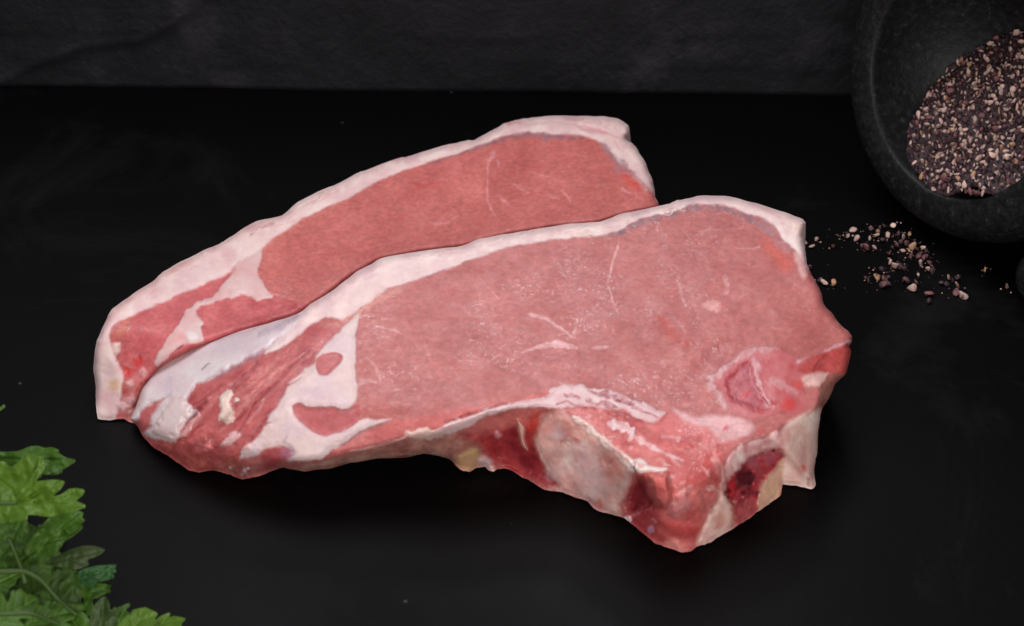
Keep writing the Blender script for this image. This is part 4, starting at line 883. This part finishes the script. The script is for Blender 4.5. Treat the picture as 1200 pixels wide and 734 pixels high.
dust_V, dust_F, dn_ = [], [], 0
for k in range(260):                                               # crumbs too fine to tell apart round the spill
    c = SPILL[random.randrange(len(SPILL)-6)]; q_ = at(930 + c[0]/4.444 + random.gauss(0, 7), 240 + c[1]/4.444 + random.gauss(0, 4.5), 0.02)
    me_ = GRAINS[random.randrange(16)]; co = np.zeros(len(me_.vertices)*3); me_.vertices.foreach_get('co', co); co = co.reshape(-1,3)/S*random.uniform(.12,.34)
    fv = np.zeros(len(me_.polygons)*3, int); me_.polygons.foreach_get('vertices', fv); dust_V.append(co + q_); dust_F.append(fv.reshape(-1,3) + dn_); dn_ += len(co)
me_ = mesh_np('pepper_dust', np.concatenate(dust_V), np.concatenate(dust_F))
for m in PM: me_.materials.append(m)
me_.polygons.foreach_set('material_index', np.repeat(np.array([random.choice([0,1,2,2,3,3]) for _ in range(260)]), len(dust_F[0])).astype(np.int32))
tag(link('pepper_dust', me_, None), 'fine pepper crumbs scattered on the slate among the spilled pieces', 'pepper', kind='stuff')

# the heap inside the bowl: a level of pepper lying against the bowl wall
def bowl_hit(px, py):
    d = ray(px, py) @ MR; o = (CAM - MC) @ MR; q = np.array([1/R_IN, 1/R_IN, 1/DEPTH])
    D = d*q; O = o*q; A = (D*D).sum(-1); B = (D*O).sum(-1); C = (O*O).sum() - 1
    t = (-B + np.sqrt(np.maximum(B*B - A*C, 0)))/A
    return CAM + ray(px, py)*t[..., None]
EDGE_UP = np.array([(1058,190),(1066,165),(1076,140),(1092,104),(1112,74),(1140,58),(1170,48),(1200,36)], float)
PB = bowl_hit(EDGE_UP[:,0], EDGE_UP[:,1])
rimq = np.array([(1085,221),(1110,230),(1137,233),(1165,226),(1185,216)], float)
PR = at_plane(rimq[:,0], rimq[:,1], MC - AX*0.12, AX)
Q = np.concatenate([PB, PR]); qc = Q.mean(0); u_, s_, vt = np.linalg.svd(Q - qc); hn = vt[2]*np.sign(vt[2][2])
print('HEAP normal', hn, 'resid', np.abs((Q-qc)@hn).max())
# patch of the heap: plane disc clipped by the bowl
hx = np.cross(hn, AX); hx /= np.linalg.norm(hx); hy = np.cross(hn, hx)
def in_bowl(P, m=0.0):
    l = (P - MC) @ MR; e = (l[...,0]/R_IN)**2 + (l[...,1]/R_IN)**2 + (l[...,2]/DEPTH)**2
    return (e < (1-m)**2) & (l[...,2] < 0.0)
mound = lambda a, b: np.maximum(0.30*fbm(np.asarray(a, float)*0.55, np.asarray(b, float)*0.55, 3, 3), -0.02) + 0.02   # the heap is not level
g_ = np.arange(-7, 7, 0.12); GA, GB = np.meshgrid(g_, g_)
HP = qc + GA[...,None]*hx + GB[...,None]*hy + (mound(GA, GB) - 0.07)[...,None]*hn
ok = in_bowl(HP, -0.02); qok = ok[:-1,:-1]&ok[1:,:-1]&ok[:-1,1:]&ok[1:,1:]
idx = np.arange(GA.size).reshape(GA.shape)
Fq = np.stack([idx[:-1,:-1][qok], idx[:-1,1:][qok], idx[1:,1:][qok], idx[1:,:-1][qok]], 1)
us = np.unique(Fq); rm = np.zeros(GA.size, int); rm[us] = np.arange(len(us)); Fq = rm[Fq]; HV = HP.reshape(-1,3)[us]
# give the heap a body reaching down to the bowl wall
e = np.concatenate([Fq[:,[0,1]],Fq[:,[1,2]],Fq[:,[2,3]],Fq[:,[3,0]]]); key = e[:,0]*100000+e[:,1]; rk = e[:,1]*100000+e[:,0]; be = e[~np.isin(key, rk)]
under = qc + (HV-qc)*0.8 - hn*1.2*(1-np.linalg.norm(HV-qc,axis=1,keepdims=True)/8).clip(0.05,1)
nH = len(HV); V2 = np.concatenate([HV, under]); F2 = np.concatenate([Fq, Fq[:,::-1]+nH, np.stack([be[:,1],be[:,0],be[:,0]+nH,be[:,1]+nH],1)])
# loose grains: the ones on show are separate pieces, the filling below is one mass
random.seed(21)
cand = []
tries = 0
while len(cand) < 1500 and tries < 60000:
    tries += 1
    a_, b_ = random.uniform(-6, 6), random.uniform(-6, 6)
    P_ = qc + a_*hx + b_*hy
    if not in_bowl(P_, 0.015): continue
    P_ = P_ + float(mound(a_, b_))*hn
    if any((P_[0]-c[0])**2 + (P_[1]-c[1])**2 + (P_[2]-c[2])**2 < 0.125**2 for c in cand): continue
    cand.append(P_)
scored = []
for P_ in cand:
    x_, y_ = to_px(P_); s_ = random.choice([random.uniform(0.5, 0.9), random.uniform(0.8, 1.4)])
    vis = -15 < x_ - 1040 and x_ < 1206 and y_ > -4
    scored.append((vis, s_, P_))
scored.sort(key=lambda t: (t[0], t[1]), reverse=True)
N_IND = 300 - len(SPILL)
vis_n = sum(1 for t in scored if t[0]); print('PEPPER in view', vis_n, 'candidates', len(scored))
kinds = [PALE_K]*9 + [BUFF_K]*2 + [ROSE_K]*5 + [DARK_K]*6
rest_V, rest_F, rest_n, rest_m = [], [], 0, []
def add_rest(P_, s_, k):
    global rest_n
    me = GRAINS[k]; co = np.zeros(len(me.vertices)*3); me.vertices.foreach_get('co', co); co = co.reshape(-1,3)/S*s_
    R_ = np.array(Matrix.Rotation(random.uniform(0,6.3),3,'X') @ Matrix.Rotation(random.uniform(0,6.3),3,'Y') @ Matrix.Rotation(random.uniform(0,6.3),3,'Z'))
    rest_V.append(co @ R_.T + P_)
    fv = np.zeros(len(me.polygons)*3, int); me.polygons.foreach_get('vertices', fv)
    rest_F.append(fv.reshape(-1,3) + rest_n); rest_n += len(co); rest_m.append(np.full(len(me.polygons), 0 if k < 6 else 1 if k < 9 else 2 if k < 13 else 3))
for i, (v, s_, P_) in enumerate(scored):
    kd = random.choice(kinds); P2 = P_ + hn*random.uniform(-0.02, 0.09)
    if i < N_IND and v: grain(P2, s_, kd, {0: 'pale', 6: 'buff brown', 9: 'reddish brown', 13: 'dark husky'}[kd[0]] + ' cracked pepper piece lying in the heap inside the mortar', 'pepper pieces in the mortar')
    else: add_rest(P2, s_, random.choice(list(kd)))
for k in range(1100):
    a_, b_ = random.uniform(-6, 6), random.uniform(-6, 6); P_ = qc + a_*hx + b_*hy
    if in_bowl(P_, 0.0): add_rest(P_ + hn*float(mound(a_, b_)) + hn*random.uniform(-0.08, 0.04), random.uniform(0.45, 0.85), random.choice([0,2,4,7,9,10,11,12,13,14,15,13,14,15]))
rest_V.append(V2); RF = [tuple(x) for x in np.concatenate(rest_F)] + [tuple(x) for x in F2 + rest_n]
me = mesh_np('ground_pepper', np.concatenate(rest_V), RF)
for m in PM: me.materials.append(m)
me.polygons.foreach_set('material_index', np.concatenate(rest_m + [np.full(len(F2), 3)]).astype(np.int32))
gp = link('ground_pepper', me, None)
tag(gp, 'bed of coarsely ground pepper filling the mortar under the larger pieces', 'pepper', kind='stuff')

# ------------------------------------------------------------------ parsley
def leaf_material(name, c1, c2):
    m, nt, p = newmat(name); tc = N(nt, 'ShaderNodeTexCoord')
    n = N(nt, 'ShaderNodeTexNoise', Scale=90.0, Detail=4.0); L(nt, tc.outputs['Object'], n.inputs['Vector'])
    vein = N(nt, 'ShaderNodeAttribute', attribute_name='vein')
    r = ramp(nt, [(0.3, c1), (0.7, c2)], n.outputs[0])
    mx = N(nt, 'ShaderNodeMix', data_type='RGBA'); L(nt, vein.outputs['Fac'], mx.inputs[0]); L(nt, r.outputs[0], mx.inputs[6]); mx.inputs[7].default_value = (*[x*1.5+0.01 for x in c2], 1)
    L(nt, mx.outputs[2], p.inputs['Base Color']); p.inputs['Roughness'].default_value = 0.5; p.inputs['Specular IOR Level'].default_value = 0.5
    tr = N(nt, 'ShaderNodeBsdfTranslucent'); L(nt, mx.outputs[2], tr.inputs[0])
    ms = N(nt, 'ShaderNodeMixShader'); ms.inputs[0].default_value = 0.36
    out = nt.nodes['Material Output']; L(nt, p.outputs[0], ms.inputs[1]); L(nt, tr.outputs[0], ms.inputs[2]); L(nt, ms.outputs[0], out.inputs[0])
    bp = N(nt, 'ShaderNodeBump', Distance=0.0004, Strength=0.3); L(nt, n.outputs[0], bp.inputs['Height']); L(nt, bp.outputs[0], p.inputs['Normal'])
    return m
LM = [leaf_material('parsley_bright', (0.095,0.195,0.013), (0.138,0.255,0.02)), leaf_material('parsley_mid', (0.055,0.138,0.010), (0.090,0.195,0.017)), leaf_material('parsley_grey', (0.045,0.080,0.016), (0.075,0.115,0.028)), leaf_material('parsley_stem', (0.045,0.10,0.012), (0.075,0.13,0.02)), leaf_material('parsley_cool', (0.022,0.090,0.016), (0.040,0.13,0.024))]
HALVES = [[(0,.015),(.10,.05),(.17,.22),(.22,.40),(.33,.33),(.36,.47),(.47,.40),(.54,.50),(.56,.34),(.55,.19),(.64,.27),(.70,.37),(.77,.27),(.83,.28),(.87,.14),(.93,.11),(1.0,0)],
          [(0,.015),(.12,.05),(.22,.18),(.30,.31),(.40,.25),(.47,.33),(.55,.24),(.60,.29),(.68,.20),(.76,.21),(.83,.11),(.91,.08),(1.0,0)],
          [(0,.012),(.15,.09),(.28,.20),(.45,.26),(.58,.24),(.64,.27),(.70,.19),(.80,.17),(.85,.09),(1.0,0)]]
def leaf_mesh(kind, seed, bend, fold):
    rr = random.Random(seed); hf = HALVES[kind]
    L1 = [(u*rr.uniform(.97,1.03), v*rr.uniform(.9,1.1)) for u, v in hf]; L2 = [(u*rr.uniform(.97,1.03), -v*rr.uniform(.85,1.1)) for u, v in hf[1:-1]]
    L1[-1] = (1.0, rr.uniform(-.03,.03))
    o = catmull(np.array(L1 + L2[::-1]), 5)
    XY, F, be, isb = clip_grid(o, 0.022)
    u, v = XY[:,0], XY[:,1]
    # main vein plus side veins into each lobe
    d, _ = seg_dist(u, v, np.array([(0,0),(1,0)]), False); vn = np.exp(-(d/0.012)**2)
    ridge = 0.02*np.exp(-(d/0.03)**2)
    for (ux, vx) in [hf[i] for i in range(2, len(hf)-1, 2)]:
        for sg in (1,-1):
            d, _ = seg_dist(u, v, np.array([(max(0, ux-0.28*min(1, vx*3)), 0), (ux*0.97, sg*vx*0.92)]), False)
            vn = np.maximum(vn, 0.7*np.exp(-(d/0.009)**2)); ridge += 0.012*np.exp(-(d/0.022)**2)
    z = fold*np.abs(v)**1.2 - bend*(u**2)*0.9 - ridge + 0.06*np.sin(u*9 + seed)*np.abs(v)*2 + 0.03*fbm(u*4, v*4, seed, 3)
    V = np.stack([u, v, z], 1); n = len(V); Nn = vnormals(V, F)
    V2 = np.concatenate([V, V - np.array([0,0,0.012])])
    Q = np.concatenate([F, F[:,::-1]+n, np.stack([be[:,1],be[:,0],be[:,0]+n,be[:,1]+n],1)])
    return V2, Q, np.concatenate([vn, vn])
parsley = bpy.data.objects.new('parsley_bunch', None); COL.objects.link(parsley)
pc = at(40, 690, 0); parsley.location = Vector(pc)*S
tag(parsley, 'bunch of fresh green flat parsley leaves in the lower left corner', 'parsley')
_leafn = 0
def leaf(b, t, zb, zt, kind, mat, roll=0.0, wid=1.0, bend=0.15, fold=0.25):
    """base and tip given as places in the photo with a height each"""
    global _leafn; _leafn += 1
    A = at(b[0], b[1], zb); B = at(t[0], t[1], zt); ln = np.linalg.norm(B-A)
    V, Q, vn = leaf_mesh(kind, 40+_leafn, bend, fold)
    X = (B-A)/ln; up = np.array([0, -0.35, 1.0]); Yv = np.cross(up, X); Yv /= np.linalg.norm(Yv); Z = np.cross(X, Yv)
    c, s = math.cos(roll), math.sin(roll); Y2 = Yv*c + Z*s; Z2 = -Yv*s + Z*c
    bz = V[:,2] + bend*0.9*V[:,0]                                  # keep the tip on its mark while arching the blade
    P = A + ln*(V[:,:1]*X + wid*V[:,1:2]*Y2 + bz[:,None]*Z2)
    P[:,2] = np.maximum(P[:,2], 0.05)
    me = mesh_np('leaf', P - pc, Q, extra={'vein': vn}); return link('leaf', me, LM[mat], parsley)
def stem(pts, r0, r1, mat=3):
    C = catmull(np.array([np.append(at(x, y, z), 0)[:3] for x, y, z in pts]), 6, False); n = 10; V = []; F = []
    m = len(C)
    for i in range(m):
        t = C[min(i+1,m-1)] - C[max(i-1,0)]; t /= np.linalg.norm(t); a = np.cross(t, (0.1,0.2,1)); a /= np.linalg.norm(a); b = np.cross(t, a)
        rr = r0 + (r1-r0)*i/(m-1)
        for k in range(n): V.append(C[i] + rr*(math.cos(k/n*6.2832)*a + math.sin(k/n*6.2832)*b))
    for i in range(m-1):
        for k in range(n): F.append((i*n+k, i*n+(k+1)%n, (i+1)*n+(k+1)%n, (i+1)*n+k))
    F.append(tuple(range(n))[::-1]); F.append(tuple((m-1)*n+k for k in range(n)))
    V = np.array(V); V[:,2] = np.maximum(V[:,2], 0.03)
    me = mesh_np('stem', V - pc, F, extra={'vein': np.zeros(len(V))}); return link('stem', me, LM[mat], parsley)
def leaf_px(o, z0, sx, sy, mat, ribs, seed, off):
    """a leaf whose lobes were measured one by one: outline and ribs, lying at height z0 with slopes sx, sy"""
    global _leafn; _leafn += 1
    o = np.array(o, float)/4.89 + np.array([0, off]); c = o.mean(0)
    XY, F, be, isb = clip_grid(catmull(o, 3), 1.0); x, y = XY[:,0], XY[:,1]
    vn = np.zeros(len(x)); rd = np.zeros(len(x))
    for rb in ribs:
        d, _ = seg_dist(x, y, np.array(rb, float)/4.89 + np.array([0, off]), False)
        vn = np.maximum(vn, 0.35*np.exp(-(d/0.8)**2)); rd += 0.05*np.exp(-(d/2.2)**2)
    z = z0 + sx*(x-c[0])/40 + sy*(y-c[1])/40 - rd + 0.30*fbm(x*0.035, y*0.035, seed, 3) + 0.022*fbm(x*0.15, y*0.15, seed+1, 2)
    P = at(x, y, np.maximum(z, 0.06)); n = len(P)
    dn = ray(x, y); dn /= np.linalg.norm(dn, axis=1, keepdims=True)
    if (np.cross(P[F[:,2]]-P[F[:,0]], P[F[:,3]]-P[F[:,1]]) @ FWD).mean() > 0: F = F[:, ::-1]; be = be[:, ::-1]
    Q = np.concatenate([F, F[:,::-1]+n, np.stack([be[:,1],be[:,0],be[:,0]+n,be[:,1]+n],1)])
    return link('leaf', mesh_np('leaf', np.concatenate([P, P + 0.03*dn]) - pc, Q, extra={'vein': np.concatenate([vn, vn])}), LM[mat], parsley)
leaf_px([(-60,275),(0,290),(60,290),(110,285),(170,260),(220,257),(255,268),(300,265),(350,288),(335,294),(380,325),(440,340),(400,370),(355,400),(368,408),(310,428),(250,425),(235,440),(200,460),(100,420),(-60,380)], 2.8, 0.3, -0.3, 1, [[(-60,330),(200,340),(430,340)],[(150,338),(250,290),(335,285)]], 5, 470)
leaf_px([(-60,380),(20,345),(60,380),(110,345),(160,300),(200,310),(245,320),(262,375),(245,410),(207,457),(250,455),(310,450),(372,462),(345,510),(303,545),(350,535),(395,505),(440,500),(487,513),(465,550),(440,572),(500,605),(430,632),(350,655),(270,665),(200,655),(160,655),(150,690),(60,695),(0,700),(-60,690)], 3.5, 0.25, -0.2, 0, [[(-60,600),(150,580),(490,604)],[(60,585),(180,480),(230,330)],[(120,582),(260,510),(360,465)],[(200,582),(370,560),(480,515)],[(-60,420),(60,500),(100,590)]], 6, 470)
leaf_px([(-60,60),(0,35),(20,22),(46,22),(20,45),(-10,65),(-60,90)], 3.0, 0, 0, 1, [], 7, 470)
leaf_px([(150,260),(200,200),(280,110),(360,85),(440,70),(480,85),(470,110),(488,128),(465,150),(475,170),(430,210),(370,250),(340,300),(280,340),(200,340),(120,380),(90,330)], 2.1, 0.2, -0.3, 1, [[(120,360),(300,220),(470,90)],[(250,260),(380,220),(470,165)]], 8, 584)
leaf_px([(250,385),(270,360),(330,330),(400,295),(470,273),(540,273),(605,298),(560,330),(500,358),(515,375),(490,395),(430,408),(350,395),(300,388)], 2.2, 0.3, 0.3, 2, [[(260,375),(430,335),(600,298)],[(400,345),(460,370),(505,378)]], 9, 584)
leaf_px([(440,430),(480,405),(550,385),(620,382),(685,380),(660,400),(670,425),(645,430),(658,455),(600,475),(545,490),(540,520),(470,500)], 1.4, -0.1, -0.2, 4, [[(450,470),(560,425),(680,382)]], 10, 584)
leaf_px([(480,600),(470,520),(480,470),(530,480),(590,490),(660,505),(625,515),(640,540),(600,550),(570,570),(530,580),(540,640),(500,680)], 1.3, -0.1, -0.1, 1, [[(490,640),(530,540),(650,506)]], 11, 584)
leaf_px([(520,760),(520,660),(550,600),(600,560),(625,600),(630,640),(640,640),(665,618),(670,680),(655,760)], 1.6, 0.1, -0.3, 2, [[(580,750),(590,650),(600,565)],[(590,700),(640,660),(663,622)]], 12, 584)
leaf_px([(640,755),(660,640),(690,620),(740,600),(745,620),(722,640),(745,660),(745,680),(710,755)], 1.0, 0, 0, 1, [[(670,750),(700,660),(738,604)]], 13, 584)
leaf_px([(735,760),(745,680),(760,640),(830,625),(850,632),(905,660),(888,690),(902,702),(860,760)], 1.1, 0.1, 0.1, 0, [[(750,755),(800,700),(900,662)]], 14, 584)
leaf_px([(850,765),(900,690),(940,665),(978,655),(970,682),(1000,675),(1065,690),(1040,720),(1030,765)], 0.8, 0.1, 0, 0, [[(870,760),(940,715),(1060,690)],[(920,725),(950,690),(975,658)]], 15, 584)
leaf_px([(650,765),(690,710),(720,680),(748,660),(740,720),(745,765)], 1.5, 0, 0, 0, [[(690,760),(720,710),(745,665)]], 16, 584)
leaf_px([(330,640),(350,590),(330,540),(350,480),(400,460),(450,430),(470,480),(460,560),(480,640),(440,660),(400,640)], 0.8, 0, 0, 1, [], 17, 584)
leaf_px([(-60,160),(40,120),(130,110),(170,150),(160,230),(130,300),(100,370),(20,400),(-60,390)], 1.9, 0.2, 0.2, 1, [[(-40,390),(60,260),(120,130)]], 18, 584)
leaf_px([(230,490),(330,600),(430,640),(490,660),(520,720),(480,770),(300,770),(200,680),(230,600)], 1.2, 0.1, 0.2, 1, [[(240,520),(330,640),(470,760)]], 19, 584)
leaf((20,735),(105,712),1.1,1.2,1,1,-0.3,0.9)
leaf((-20,740),(45,700),1.2,1.3,0,1,0.2,0.9)
leaf((-40,700),(30,668),1.4,1.6,1,1,0.4,0.8)
leaf((-60,760),(40,745),1.0,1.0,0,1,-0.2,0.9)
for k in range(14):
    rr = random.Random(300+k); bx0 = rr.uniform(-60, 60); by0 = rr.uniform(620, 770); an = rr.uniform(-0.9, 0.5); ln_ = rr.uniform(60, 100)
    tx, ty = bx0 + ln_*math.cos(an), by0 + ln_*math.sin(an)*0.8
    lim = 70 + max(0, (ty-640))*0.7
    if tx > lim: bx0 -= tx-lim; tx = lim
    leaf((bx0,by0),(tx,ty),rr.uniform(0.2,0.8),rr.uniform(0.2,0.9),rr.choice([0,0,1]),1,rr.uniform(-.5,.5),0.95)
stem([(-60,668,2.0),(0,670,2.1),(28,670,2.1),(50,682,2.0),(66,700,1.7),(84,716,1.3),(104,730,1.0)],0.07,0.05)
stem([(-60,724,1.6),(0,720,1.7),(36,719,1.6),(60,728,1.3),(100,745,0.8)],0.06,0.05)
stem([(30,684,2.0),(24,664,2.1),(18,648,2.3),(10,630,2.6)],0.06,0.045)
stem([(66,704,1.5),(66,690,1.6),(72,676,1.6),(84,668,1.6)],0.045,0.035)
stem([(-80,600,3.2),(-30,592,3.45),(20,590,3.5)],0.06,0.04)
stem([(10,760,0.3),(40,735,0.7),(66,704,1.4)],0.06,0.05)
print('LEAVES', _leafn)
